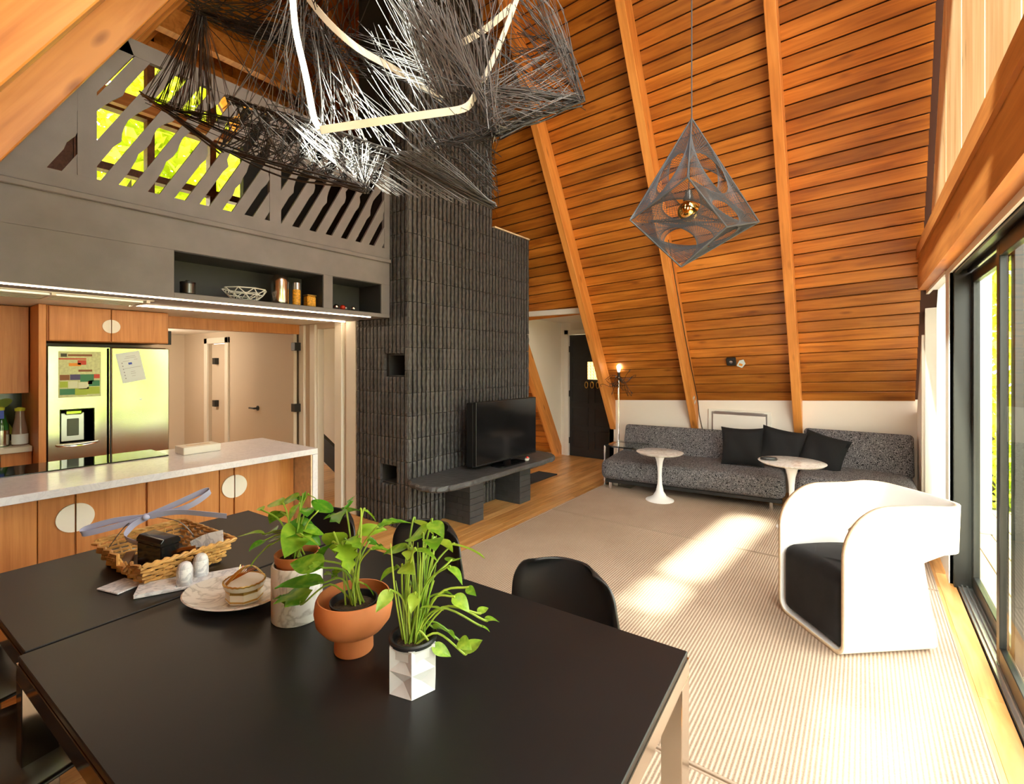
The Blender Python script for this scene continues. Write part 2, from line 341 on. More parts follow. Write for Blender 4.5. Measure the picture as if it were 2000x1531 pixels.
VELVET = mat('black_velvet', (0.014, 0.013, 0.014), 0.8, vary=0.3, vscale=6, spec=0.3)
WHITELAQ = mat('white_lacquer', (0.86, 0.85, 0.83), 0.35)
TULIPTOP = marble('white_marble_top', (0.80, 0.79, 0.77), (0.62, 0.58, 0.55), 7, 0.12)
CLEAR = glass('table_glass', (0.90, 0.95, 0.93), 0.55)
RUG = rugmat('sisal_rug', (0.24, 0.165, 0.115), (0.53, 0.41, 0.315), 'X', 0.017)
RUGEDGE = mat('rug_binding', (0.34, 0.25, 0.18), 0.9)
WIRE = mat('dark_wire', (0.030, 0.026, 0.024), 0.45, 0.3)
WIRELT = mat('silver_wire', (0.15, 0.14, 0.135), 0.4, 0.5)
CHSTRIP = mat('bent_ash_strip', (0.76, 0.70, 0.60), 0.4)
PSTRING = mat('blue_grey_string', (0.07, 0.075, 0.09), 0.6)
BULB = mat('amber_mirror_bulb', (0.95, 0.62, 0.22), 0.06, 1.0)
LED = mat('led_strip', (1, 0.9, 0.75), 0.5, emit=(1.0, 0.76, 0.50), estr=16)
BULBON = mat('lit_white_bulb', (1, 1, 1), 0.4, emit=(1.0, 0.93, 0.8), estr=9)
TERRA = mat('terracotta', (0.56, 0.185, 0.062), 0.62, vary=0.08, vscale=14)
POTMARB = marble('grey_marble_pot', (0.76, 0.75, 0.73), (0.50, 0.48, 0.46), 8, 0.3)
POTWHITE = mat('white_faceted_ceramic', (0.58, 0.58, 0.60), 0.4, vary=0.05, vscale=30)
SOIL = mat('soil', (0.05, 0.028, 0.014), 0.95, bump=0.9, bscale=150, vary=0.5, vscale=90)
BLKPOT = mat('black_nursery_pot', (0.012, 0.012, 0.014), 0.45)
LEAF = leafmat('monstera_leaf', (0.07, 0.25, 0.012), (0.32, 0.52, 0.04), 0.3, 0.26)
LEAF3 = leafmat('lime_leaf', (0.14, 0.32, 0.018), (0.40, 0.56, 0.06), 0.35, 0.35)
STEM = leafmat('plant_stem', (0.20, 0.36, 0.035), (0.42, 0.55, 0.07), 0.2, 0.4)
WICKER = mat('wicker', (0.60, 0.33, 0.10), 0.5, vary=0.3, vscale=18)
RIBBON = mat('lilac_ribbon', (0.46, 0.46, 0.66), 0.6)
BOXBLK = mat('glossy_black_tin', (0.012, 0.012, 0.012), 0.12)
COPPER = mat('copper_foil', (0.70, 0.32, 0.14), 0.2, 1.0)
GOLD = mat('gold_trim', (0.66, 0.43, 0.12), 0.3, 0.8)
MARBLE = marble('white_marble', (0.78, 0.78, 0.80), (0.48, 0.49, 0.54), 14, 0.3)
PLATE = marble('grey_veined_plate', (0.70, 0.67, 0.61), (0.45, 0.42, 0.38), 9, 0.25)
CREAM = mat('cream_enamel', (0.80, 0.77, 0.68), 0.35)
TVSCREEN = mat('tv_screen', (0.006, 0.006, 0.007), 0.12, spec=0.5)
TVBODY = mat('tv_body', (0.008, 0.008, 0.009), 0.45)
GRASS = mat('grass', (0.15, 0.15, 0.06), 0.9, vary=0.3, vscale=3)
TREELEAF = leafmat('garden_leaf', (0.10, 0.17, 0.008), (0.34, 0.42, 0.025), 0.5, 0.5)
LOFTLEAF = leafmat('lime_garden_leaf', (0.34, 0.46, 0.015), (0.70, 0.78, 0.06), 0.5, 0.5)
BARK = mat('bark', (0.10, 0.07, 0.045), 0.9, bump=0.8, bscale=20)
PAPER = mat('paper', (0.66, 0.76, 0.78), 0.8)
AMBER = mat('amber_snack', (0.75, 0.35, 0.03), 0.5, vary=0.5, vscale=90)
RED = mat('red_enamel', (0.55, 0.04, 0.02), 0.25)
# ================================================================ THE SHELL
zk = lambda x: 0.98 + 0.0437 * (x + 2.9)
UR = Vector((1, 0, 0.0437)).normalized(); VR = Vector((0, -0.5, R3/2)); NR = UR.cross(VR).normalized()
VL = Vector((0, 0.5, R3/2)); NL = Vector((0, R3/2, -0.5))
RIDGE_Y = 2.84
def frame(o, X, Y, Z, loc):
    M = Matrix((X, Y, Z)).transposed().to_4x4(); M.translation = Vector(loc); o.matrix_world = M; return o
def roof_pt(x, s): return Vector((x, 6.43, zk(x))) + VR * s
P = 0.126
# backing slabs of both slopes (outside the planks)
mb = MB()
def slab_r(x0, x1, s0, s1):
    a = []
    for d in (-0.024, -0.16):
        for (x, s) in ((x0, s0), (x1, s0), (x1, s1), (x0, s1)): a.append(roof_pt(x, s) + NR * d)
    mb.add(a, [(0,1,2,3),(7,6,5,4),(0,4,5,1),(1,5,6,2),(2,6,7,3),(3,7,4,0)])
slab_r(-8.7, -4.06, -1.16, 7.2); slab_r(-4.06, -2.93, 1.40, 7.2); slab_r(-2.93, 0.62, -0.02, 7.2)
# left slope, with three skylight openings (x0, x1, z0, z1)
SKY = [(-1.70, -1.37, 2.9, 4.75), (-0.12, 0.38, 4.2, 6.3), (-0.54, -0.13, 2.35, 3.3)]
def slab_l(x0, x1, s0, s1):
    a = []
    for d in (-0.024, -0.16):
        for (x, s) in ((x0, s0), (x1, s0), (x1, s1), (x0, s1)): a.append(Vector((x, -1.31, 0)) + VL*s + NL*d)
    mb.add(a, [(0,1,2,3),(7,6,5,4),(0,4,5,1),(1,5,6,2),(2,6,7,3),(3,7,4,0)])
xs = sorted([-8.7, 0.62] + [v for k in SKY for v in k[:2]])
for i in range(len(xs)-1):
    hit = [k for k in SKY if k[0] <= xs[i] + 1e-6 and k[1] >= xs[i+1] - 1e-6]
    if hit: slab_l(xs[i], xs[i+1], -0.1, hit[0][2]/0.866); slab_l(xs[i], xs[i+1], hit[0][3]/0.866, 8.32)
    else: slab_l(xs[i], xs[i+1], -0.1, 8.32)
ceiling = struct(build(mb, 'ceiling', GROOVE), 'steep plank-lined roof slopes meeting at the ridge, with exposed rafters')
def plank_mesh(L):
    m = MB(); h = P/2 - 0.005
    prof = [(-h, -0.02), (h, -0.02), (h, -0.006), (h-0.004, 0.0), (-h+0.004, 0.0), (-h, -0.006)]
    m.prism(prof, 'x', -L/2, L/2); return m.mesh('plank', PLANK)
pm = {}
def plank_row(x0, x1, s, left=False):
    L = round(x1 - x0, 3)
    if L not in pm: pm[L] = plank_mesh(L)
    o = link('plank', pm[L], ceiling); xm = (x0 + x1)/2
    if left: frame(o, Vector((1,0,0)), VL, Vector((1,0,0)).cross(VL) * -1 if False else NL, Vector((xm, -1.31, 0)) + VL*s)
    else: frame(o, UR, NR.cross(UR), NR, roof_pt(xm, s))
for j in range(-9, 57):
    s = (j + 0.5) * P
    if j < 0: plank_row(-8.6, -4.06, s)
    elif j < 11: plank_row(-8.6, -4.06, s); plank_row(-2.93, 0.44, s)
    else:
        cut = random.choice([-3.9, -4.6, -5.2])
        plank_row(-8.6, cut, s); plank_row(cut, 0.44, s)
for j in range(0, 65):
    s = (j + 0.5) * P; spans = []; x = -8.6
    for k in sorted(SKY):
        if s*0.866 > k[2] - 0.055 and s*0.866 < k[3] + 0.055: spans.append((x, k[0])); x = k[1]
    spans.append((x, 0.44))
    for (x0, x1) in spans:
        L = round(x1 - x0, 3)
        if L not in pm: pm[L] = plank_mesh(L)
        o = link('plank', pm[L], ceiling); frame(o, Vector((-1,0,0)), VL, NL, Vector(((x0+x1)/2, -1.31, 0)) + VL*s)
for n_, (x0, x1, z0, z1) in enumerate(SKY):
    w_ = struct(build(MB(), 'window_%d' % (n_+4), BEAMW), 'roof skylight over the dining side'); zc_ = (z0+z1)/2
    h = (z1-z0)/0.866/2; m = MB()
    m.box(x0, x0+.02, -h, h, 0.0, 0.16); m.box(x1-.02, x1, -h, h, 0.0, 0.16); m.box(x0+.02, x1-.02, -h, -h+.02, 0.0, 0.16); m.box(x0+.02, x1-.02, h-.02, h, 0.0, 0.16)
    f_ = build(m, 'window_frame', BEAMW, w_); g_ = build(MB().box(x0+.02, x1-.02, -h+.02, h-.02, 0.144, 0.15), 'pane', GLASS, w_)
    for q in (f_, g_):
        M = Matrix((Vector((1,0,0)), VL, -NL)).transposed().to_4x4(); M.translation = Vector((0, -1.31, 0)) + VL*(zc_/0.866); q.matrix_world = M
    po = portal('skylight_portal', Vector(((x0+x1)/2, -1.31, 0)) + VL*(zc_/0.866) - NL*0.2, NL, x1-x0, 2*h)
def rafter(x, w, depth, right=True, off=0.0, floor_cut=False):
    m = MB()
    if right:
        if floor_cut: s0, s1 = -zk(x)/0.866, (-zk(x) + 0.5*depth)/0.866
        else: s0, s1 = 0.0, -R3*depth
        e0, e1 = (6.43-RIDGE_Y)/0.5, (6.43-RIDGE_Y-0.866*depth)/0.5
    else:
        s0, s1 = 0.0, 0.577*depth; e0, e1 = (RIDGE_Y-off)/0.5, (RIDGE_Y-off-0.866*depth)/0.5
    m.add([(s0,-w/2,0),(s1,-w/2,depth),(e1,-w/2,depth),(e0,-w/2,0),(s0,w/2,0),(s1,w/2,depth),(e1,w/2,depth),(e0,w/2,0)],
          [(0,1,2,3),(7,6,5,4),(0,4,5,1),(1,5,6,2),(2,6,7,3),(3,7,4,0)])
    o = build(m, 'rafter', RAFTER, ceiling, bevel=0.004, seg=1)
    if right: frame(o, VR, NR.cross(VR), NR, (x, 6.43, zk(x)))
    else: frame(o, VL, NL.cross(VL), NL, (x, off, 0))
    return o
for x in (-2.915, -1.763, -0.60): rafter(x, 0.086, 0.21)
for x in (-4.08, -5.24, -6.4): rafter(x, 0.086, 0.21, floor_cut=True)
for x, o in ((-6.4, -1.31), (-5.24, -1.31), (-4.08, -1.30), (-2.915, -1.275), (-1.763, -1.322), (-0.60, -1.312), (0.45, -1.31)):
    rafter(x, 0.086, 0.21, right=False, off=o)
m = MB().box(-8.6, 0.6, RIDGE_Y-0.05, RIDGE_Y+0.05, 6.55, 6.95); build(m, 'ridge_beam', RAFTER, ceiling)

# ---------------------------------------------------------------- floor with boards
floor = struct(build(MB().box(-8.7, 0.62, -1.6, 7.1, -0.14, -0.014), 'floor', MORTAR), 'oak strip floor')
fm = {}
rows = []
x = -4.35
while x < 0.50:
    w = 0.088; y = -1.4 + random.uniform(-1.2, 0)
    while y < 6.95:
        L = random.choice([1.6, 2.2, 2.8]); y1 = min(y + L, 6.95); y0 = max(y, -1.4)
        if y1 - y0 > 0.1: rows.append((x, w, y0, y1))
        y += L
    x += 0.0885
rows.sort(key=lambda r: ((r[0]+0.05)**2*0.6 + ((r[2]+r[3])/2-2.5)**2)); 
for (x, w, y0, y1) in rows:
    L = round(y1-y0, 2)
    if L not in fm: fm[L] = MB().cbox(-w/2, w/2, -L/2, L/2, -0.013, 0.0, 0.0012).mesh('floor_board', FLOORW)
    o = link('floor_board', fm[L], floor); o.location = (x + w/2, (y0+y1)/2, 0)

m = MB(); x = -8.6
while x < -4.40:
    y = -1.1
    while y < 6.9: m.cbox(x, x+0.088, y, min(y+2.0, 6.9)-0.002, -0.013, 0.0, 0.0012); y += 2.0
    x += 0.0885
build(m, 'hall_floor_boards', FLOORW, floor)['kind'] = 'stuff'
# ---------------------------------------------------------------- knee wall, entry alcove
wb = struct(build(MB().prism([(-2.965, 0), (0.47, 0), (0.47, zk(0.47)+0.02), (-2.965, zk(-2.965)+0.02)], 'y', 6.43, 6.50), 'wall_back', WHITEWALL), 'low white knee wall under the plank slope')
m = MB()
m.prism([(5.70, 2.21), (6.98, 2.21), (6.98, 0.0), (6.93, 0.0)], 'x', -4.10, -4.04)
m.prism([(5.70, 2.21), (6.98, 2.21), (6.98, 0.0), (6.43, 0.0), (6.43, 0.95)], 'x', -2.965, -2.90)
m.box(-4.04, -3.90, 6.88, 6.98, 0, 2.2); m.box(-3.08, -2.965, 6.88, 6.98, 0, 2.2); m.box(-3.90, -3.08, 6.88, 6.98, 1.99, 2.2)
we = struct(build(m, 'wall_entry', WHITEWALL), 'white walls of the entry alcove')
struct(build(MB().box(-4.10, -2.90, 5.64, 6.98, 2.19, 2.26), 'ceiling_entry', CEILW))
m = MB(); m.box(-3.975, -3.90, 6.86, 6.885, 0, 2.065); m.box(-3.08, -3.0, 6.86, 6.885, 0, 2.065); m.box(-3.975, -3.0, 6.86, 6.885, 1.99, 2.065)
struct(build(m, 'trim_1', WHITETRIM, bevel=0.004), 'white casing round the front door')
door = struct(build(MB().box(-3.895, -3.085, 6.905, 6.945, 0.0, 1.985), 'door_1', DOORBLK), 'black panelled front door with a small gold lattice window')
for cx in (-3.70, -3.30):
    for k in range(5):
        z0 = 0.13 + k*0.37
        if cx > -3.4 and k == 3: continue
        mm = MB(); fr = 0.016
        mm.box(cx-0.15, cx+0.15, 6.895, 6.906, z0, z0+fr); mm.box(cx-0.15, cx+0.15, 6.895, 6.906, z0+0.30-fr, z0+0.30)
        mm.box(cx-0.15, cx-0.15+fr, 6.895, 6.906, z0+fr, z0+0.30-fr); mm.box(cx+0.15-fr, cx+0.15, 6.895, 6.906, z0+fr, z0+0.30-fr)
        build(mm, 'door_panel', DOORBLK, door)
for z in (0.25, 1.02, 1.75): build(MB().box(-3.912, -3.895, 6.885, 6.91, z-0.05, z+0.05), 'hinge', BLACKM, door)
LATTICE = mat('gold_glow_glass', (0.9, 0.7, 0.25), 0.3, emit=(1.0, 0.78, 0.32), estr=1.5)  # emission put into the pane in place of backlight from outside
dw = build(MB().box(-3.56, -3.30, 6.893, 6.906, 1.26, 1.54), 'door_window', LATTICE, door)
mm = MB()
for i in range(6): mm.tube([(-3.56+0.052*i, 6.89, 1.26), (-3.56+0.052*i, 6.89, 1.54)], 0.004, 5)
for i in range(6):
    for jx in range(5):
        c = (-3.534 + 0.052*jx, 6.889, 1.283 + 0.047*i)
        mm.tube([(c[0]+0.017*math.cos(t*0.9), c[1], c[2]+0.017*math.sin(t*0.9)) for t in range(7)], 0.0035, 4)
build(mm, 'lattice', GOLD, dw)
for i in range(3):
    c = (-3.58 + 0.1*i, 6.888, 1.17)
    build(MB().tube([(c[0]+0.026*math.sin(t/10*2*math.pi), c[1], c[2]+0.05*math.cos(t/10*2*math.pi)+0.0*t) for t in range(10)], 0.008, 6, closed=True), 'ring_pull', GOLD, door)

# ---------------------------------------------------------------- gable (glass side)
zr = lambda y: (6.985 - y) * R3; zl = lambda y: (y + 1.31) * R3
m = MB(); GX0, GX1 = 0.455, 0.62
m.prism([(5.95, 0), (6.47, 0), (6.47, 0.95), (5.98, zr(5.98)), (5.95, zr(5.95))], 'x', GX0, GX1)
m.box(0.49, GX1, 4.67, 5.95, 0, 0.27)
m.box(0.49, GX1, 4.46, 4.67, 0, 2.22)
m.prism([(5.72, 2.22), (5.62, zr(5.62)), (RIDGE_Y, zr(RIDGE_Y)), (2.25, zl(2.25)), (2.25, 2.22)], 'x', 0.50, GX1)
m.prism([(0.0, 2.22), (0.35, 2.22), (0.35, zl(0.35)), (0.0, zl(0.0))], 'x', 0.50, GX1)
m.prism([(0.35, 2.22), (2.25, 2.22), (2.25, 2.60), (0.35, 2.60)], 'x', 0.50, GX1)
m.prism([(-1.3, 0), (-1.0, 0), (-1.0, 0.5), (-1.05, 0.4)], 'x', 0.50, GX1)
wr = struct(build(m, 'wall_right', WHITEWALL), 'glazed gable wall with pale vertical boards above the beam')
ye = [5.14, 4.48, 3.83, 3.17, 2.52, 2.26]
for i in range(len(ye)-1):
    y1, y0 = ye[i]-0.006, ye[i+1]+0.006
    top = lambda y: min(zr(y), zl(y)) - 0.02
    pts = [(y0, 2.50), (y1, 2.50), (y1, top(y1))]
    if y0 < RIDGE_Y < y1: pts.append((RIDGE_Y, top(RIDGE_Y)))
    pts.append((y0, top(y0)))
    build(MB().prism(pts, 'x', 0.472, 0.493), 'wall_board', BOARD, wr, bevel=0.004, seg=1)
build(MB().prism([(5.15, 2.5), (5.60, 2.5), (5.60, zr(5.60)-.02), (5.15, zr(5.15)-.02)], 'x', 0.472, 0.493), 'wall_board', BOARD, wr, bevel=0.004, seg=1)
build(MB().prism([(5.65, 2.45), (5.60, zr(5.62)), (RIDGE_Y, zr(RIDGE_Y)), (2.26, zl(2.26)), (2.26, 2.45)], 'x', 0.494, 0.4995), 'board_backing', GROOVE, wr)
gb = struct(build(MB().box(0.41, 0.50, -0.4, 5.72, 2.19, 2.465), 'trim_2', BEAMW), 'long wooden beam over the sliding doors')
build(MB().box(0.392, 0.50, -0.4, 5.66, 2.465, 2.58), 'ledger', BEAMW, gb)
# narrow side window beside the sliding doors, white panel standing in for glare
w1 = struct(build(MB(), 'window_1', WHITETRIM), 'tall narrow side window with a white panel standing in for glare')
m = MB(); m.box(0.478, 0.50, 4.62, 5.99, 2.165, 2.22); m.box(0.478, 0.50, 4.67, 5.99, 0.24, 0.285); m.box(0.478, 0.50, 5.93, 5.985, 0.285, 2.165)
m.box(0.50, 0.58, 4.67, 4.69, 0.27, 2.22); m.box(0.50, 0.58, 5.93, 5.95, 0.27, 2.22); m.box(0.50, 0.58, 4.69, 5.93, 0.27, 0.29); m.box(0.50, 0.58, 4.69, 5.93, 2.2, 2.22)
build(m, 'window_frame', WHITETRIM, w1)
build(MB().box(0.560, 0.564, 4.69, 5.93, 0.29, 2.2), 'glare_panel', GLARE, w1)
build(MB().box(0.59, 0.596, 4.69, 5.93, 0.29, 2.2), 'pane', GLASS, w1)
# sliding doors
sd = struct(build(MB(), 'door_2', ALUBLK), 'black framed sliding glass doors to the deck')
m = MB(); m.box(0.50, 0.625, -1.05, 4.46, 2.16, 2.22); m.box(0.505, 0.625, 4.40, 4.462, 0, 2.16); m.box(0.505, 0.625, -1.08, -1.0, 0, 2.16)
m.box(0.505, 0.53, -1.0, 4.4, 2.135, 2.16); m.box(0.57, 0.58, -1.0, 4.4, 2.135, 2.16)
build(m, 'door_frame', ALUBLK, sd)
m = MB(); m.box(0.486, 0.50, -1.05, 4.66, 2.15, 2.225); m.box(0.484, 0.505, 4.46, 4.62, 0.0, 2.15)
build(m, 'casing', WHITETRIM, sd)
m = MB(); m.box(0.525, 0.66, -1.05, 4.42, -0.012, 0.012)
for xx in (0.54, 0.565, 0.592, 0.62): m.box(xx, xx+0.008, -1.05, 4.42, 0.012, 0.026)
build(m, 'track', ALUGREY, sd)
def slider(y0, y1, x):
    m = MB(); b = 0.065; t = 0.034
    m.box(x, x+t, y0, y0+b, 0.026, 2.135); m.box(x, x+t, y1-b, y1, 0.026, 2.135)
    m.box(x, x+t, y0+b, y1-b, 0.026, 0.115); m.box(x, x+t, y0+b, y1-b, 2.06, 2.135)
    f = build(m, 'sliding_panel', ALUBLK, sd, bevel=0.003, seg=1)
    build(MB().box(x+t*0.4, x+t*0.6, y0+b, y1-b, 0.115, 2.06), 'pane', GLASS, f)
slider(3.28, 4.40, 0.590); slider(1.62, 3.40, 0.548); slider(-0.05, 1.70, 0.590); slider(-1.0, 0.02, 0.548)
w2 = struct(build(MB(), 'window_2', ALUBLK), 'upper gable window')
m = MB(); m.box(0.53, 0.59, 0.35, 0.40, 2.6, 3.0); m.box(0.53, 0.59, 2.2, 2.25, 2.6, 6.0); m.box(0.53, 0.59, 0.35, 2.25, 2.6, 2.65); build(m, 'window_frame', ALUBLK, w2)
build(MB().prism([(0.4, 2.65), (2.2, 2.65), (2.2, zl(2.2)-.1), (0.4, zl(0.4)-.1)], 'x', 0.556, 0.562), 'pane', GLASS, w2)

# ---------------------------------------------------------------- loft
XL = -3.548
m = MB()
m.prism([(-0.18, 1.945), (1.174, 1.945), (1.174, 2.25), (-0.005, 2.25)], 'x', -3.92, XL)
m.prism([(-0.005, 2.25), (2.900, 2.25), (2.900, 2.48), (0.125, 2.48)], 'x', -3.92, XL)
m.box(-3.92, XL, 1.174, 2.900, 1.945, 1.979); m.box(-3.92, XL, 2.224, 2.308, 1.979, 2.25); m.box(-3.92, XL, 2.805, 2.900, 1.979, 2.25)
m.box(-3.92, -3.88, 1.174, 2.9, 1.979, 2.25)
wl = struct(build(m, 'wall_loft', GREY, bevel=0.002, seg=1), 'grey bulkhead under the loft railing with two dark shelf niches')
for (y0, y1) in ((1.174, 2.224), (2.308, 2.805)):
    mm = MB(); mm.box(-3.88, -3.874, y0, y1, 1.979, 2.25); mm.box(-3.88, XL-0.008, y0, y0+.004, 1.979, 2.25); mm.box(-3.88, XL-0.008, y1-.004, y1, 1.979, 2.25)
    mm.box(-3.88, XL-0.008, y0+.004, y1-.004, 2.244, 2.25); mm.box(-3.88, XL-0.008, y0+.004, y1-.004, 1.979, 1.982)
    build(mm, 'niche_lining', NICHE, wl)
build(MB().box(XL, XL+0.022, 0.10, 2.900, 2.452, 2.486), 'ledge', GREY, wl, bevel=0.004, seg=1)
m = MB(); m.box(-4.23, -3.92, -0.19, 2.90, 1.95, 2.2)
build(m, 'soffit', GREY, wl)
m = MB().prism([(-0.17, 1.958), (2.98, 1.958), (2.98, 2.46), (0.12, 2.46)], 'x', -8.6, -4.23)
kc = struct(build(m, 'ceiling_kitchen', CEILW), 'low white kitchen ceiling under the loft')
build(MB().prism([(0.13, 2.46), (6.0, 2.46), (6.0, 2.48), (0.14, 2.48)], 'x', -6.55, -3.92), 'loft_floor', FLOORW, kc)
build(MB().box(-8.6, -4.08, 2.98, 5.6, 2.2, 2.46), 'slab', CEILW, kc)
for xx, y1 in ((-3.60, 2.72), (-4.235, 2.89)):
    build(MB().box(xx-0.007, xx+0.007, -0.16, y1, 1.939, 1.946), 'light_strip', LED, wl)
m = MB(); m.box(-4.20, -3.82, 0.20, 1.15, 1.940, 1.950); vent = build(m, 'ceiling_vent', WHITETRIM)
tag(vent, 'long white extractor grille in the soffit above the kitchen island', 'vent')
for i in range(5): build(MB().box(-4.17+0.07*i, -4.14+0.07*i, 0.24, 1.10, 1.928, 1.94), 'slat', ALUGREY, vent)
for yy in (0.22, 0.66, 1.12): build(MB().box(-4.19, -3.83, yy-0.01, yy+0.01, 1.926, 1.94), 'cross_bar', WHITETRIM, vent)
# far gable behind the loft with its window
m = MB(); WX = -6.5
m.prism([(0.14, 2.48), (1.30, 2.48), (1.30, zl(1.30)), (0.14, zl(0.14))], 'x', WX-0.12, WX)
m.box(WX-0.12, WX, 1.30, 3.30, 2.48, 2.95)
m.prism([(1.30, 5.0), (3.30, 5.0), (3.30, zr(3.30)), (RIDGE_Y, zr(RIDGE_Y)), (1.30, min(zl(1.30), 9))], 'x', WX-0.12, WX)
m.prism([(3.30, 2.48), (5.55, 2.48), (5.55, zr(5.55)), (3.30, zr(3.30))], 'x', WX-0.12, WX)
wfl = struct(build(m, 'wall_left', DARKW), 'dark timber gable behind the loft')
yy = 0.9
while yy < 5.2:
    build(MB().prism([(yy, 5.06), (yy+0.2, 5.06), (yy+0.2, min(zl(yy+.2), zr(yy+.2))-.25), (yy, min(zl(yy), zr(yy))-.25)], 'x', WX, WX+0.015), 'wall_board', PLANK, wfl) if min(zl(yy), zr(yy+.2)) > 5.5 else None
    yy += 0.21
build(MB().box(WX+0.0, WX+0.11, 0.9, 4.4, 4.98, 5.12), 'header_beam', RAFTER, wfl)
build(MB().box(-6.2, -6.08, 0.9, 4.4, 5.15, 5.42), 'tie_beam', RAFTER, wfl)
struct(build(MB().box(-5.30, -5.22, 2.35, 4.3, 2.482, 4.2), 'wall_dark_panel', DOORBLK), 'black panel added to darken the loft behind the railing')  # black box added so the loft behind the railing reads dark
build(MB().box(-6.30, -6.22, 0.95, 4.2, 4.22, 4.36), 'tie_beam', BEAMW, wfl)
w3 = struct(build(MB(), 'window_3', DARKW), 'brown framed window behind the loft full of bright green leaves')
m = MB()
for y in (1.30, 1.92, 2.56, 3.24): m.box(WX-0.10, WX+0.02, y-0.035, y+0.035, 2.95, 5.0)
for z in (2.95, 3.62, 4.30, 4.98): m.box(WX-0.09, WX+0.03, 1.30, 3.30, z-0.04, z+0.04)
build(m, 'window_frame', DARKW, w3)
for y in (1.30, 1.92, 2.56):
    for z in (2.95, 3.62, 4.30): build(MB().box(WX-0.06, WX-0.055, y+.035, y+0.605, z+.04, z+0.64), 'pane', LEAFGLASS, w3)
# loft railing: cut-out panels with wavy slanted slats
lr = empty('loft_railing', 'grey loft railing of slanted wavy-edged slats above the kitchen', 'railing', (XL, 1.6, 2.486))
def clip(poly, f):
    out = []
    for i in range(len(poly)):
        a, b = poly[i-1], poly[i]; fa, fb = f(a), f(b)
        if (fa >= 0) != (fb >= 0):
            t = fa/(fa-fb); out.append((a[0]+(b[0]-a[0])*t, a[1]+(b[1]-a[1])*t))
        if fb >= 0: out.append(b)
    return out
def rail_part(name, poly, x0=-0.032, x1=0.0):
    if len(poly) < 3: return
    mbx = MB(); n = len(poly)
    b = bmesh.new(); vs = [b.verts.new((x1, p[0]-1.6, p[1]-2.486)) for p in poly]
    try: f = b.faces.new(vs)
    except Exception: b.free(); return
    r = bmesh.ops.extrude_face_region(b, geom=[f]); bmesh.ops.translate(b, verts=[v for v in r['geom'] if isinstance(v, bmesh.types.BMVert)], vec=(x0-x1, 0, 0))
    bmesh.ops.recalc_face_normals(b, faces=b.faces); bmesh.ops.triangulate(b, faces=[f for f in b.faces if len(f.verts) > 4])
    me = bpy.data.meshes.new(name); b.to_mesh(me); b.free(); me.materials.append(GREY); link(name, me, lr)
lroof = lambda z: -1.035 + z/R3
rail_part('bottom_rail', [(lroof(2.486)-.1, 2.486), (2.9, 2.486), (2.9, 2.584), (lroof(2.584)-.1, 2.584)])
rail_part('top_rail', [(0.87, 3.385), (2.9, 3.385), (2.9, 3.484), (0.90, 3.484)])
rail_part('edge_rail', [(lroof(2.58)-.1, 2.58), (0.50, 2.584), (0.50+0.465, 3.385), (0.93, 3.484), (0.82, 3.484)])
for (a, b) in ((0.708, 0.792), (1.785, 1.870), (2.838, 2.9)): rail_part('stile', [(a, 2.584), (b, 2.584), (b, 3.385), (a, 3.385)], -0.034, 0.001)
rndr = random.Random(4)
for (a, b, y0) in ((0.50, 0.708, 0.35), (0.792, 1.785, 0.375), (1.870, 2.838, 1.44)):
    y = y0
    while y < b:
        w = 0.082; nseg = 18; L_, R_ = [], []
        lo, hi = sorted((rndr.uniform(0.2, 0.5), rndr.uniform(0.55, 0.85)))
        for k in range(nseg+1):
            z = 2.57 + k/nseg*0.83; u = k/nseg; c = y + 0.556*(z-2.57)
            bump_ = 0.012*math.sin(u*math.pi*7) if lo-0.1 < u < hi+0.1 else 0.0
            step = 0.022 if u > lo else 0.0
            L_.append((c, z)); R_.append((c + w + bump_ - step + (0.018 if u > hi else 0), z))
        poly = R_ + L_[::-1]
        poly = clip(poly, lambda p: p[0]-a); 
        if poly: poly = clip(poly, lambda p: b-p[0])
        if poly and a < 0.6: poly = clip(poly, lambda p: 0.5+0.577*(2.58-2.58)+ (p[0]-(0.50+0.577*(p[1]-2.584))))
        if len(poly) > 3: rail_part('slat', poly, -0.026, -0.003)
        y += 0.1425
# ================================================================ CHIMNEY
CHX, CHY = -3.30, 2.905        # faces of the finished brick
ch = empty('chimney', 'tall fireplace chimney of ribbed charcoal brick beside the television', 'chimney', (-3.7, 3.9, 0))
ox, oy = -3.7, 3.9
m = MB(); D = 0.034
xr, yf = CHX - D, CHY + D
m.box(-4.07, xr-0.26, yf+0.26, 4.13, 0, 6.6); m.box(-4.07, xr-0.26, 4.13, 4.835, 0, 3.03)
m.box(xr-0.26, xr, yf+0.26, 4.835, 0, 3.03); m.box(xr-0.26, xr, yf+0.26, 4.145, 3.03, 6.6)
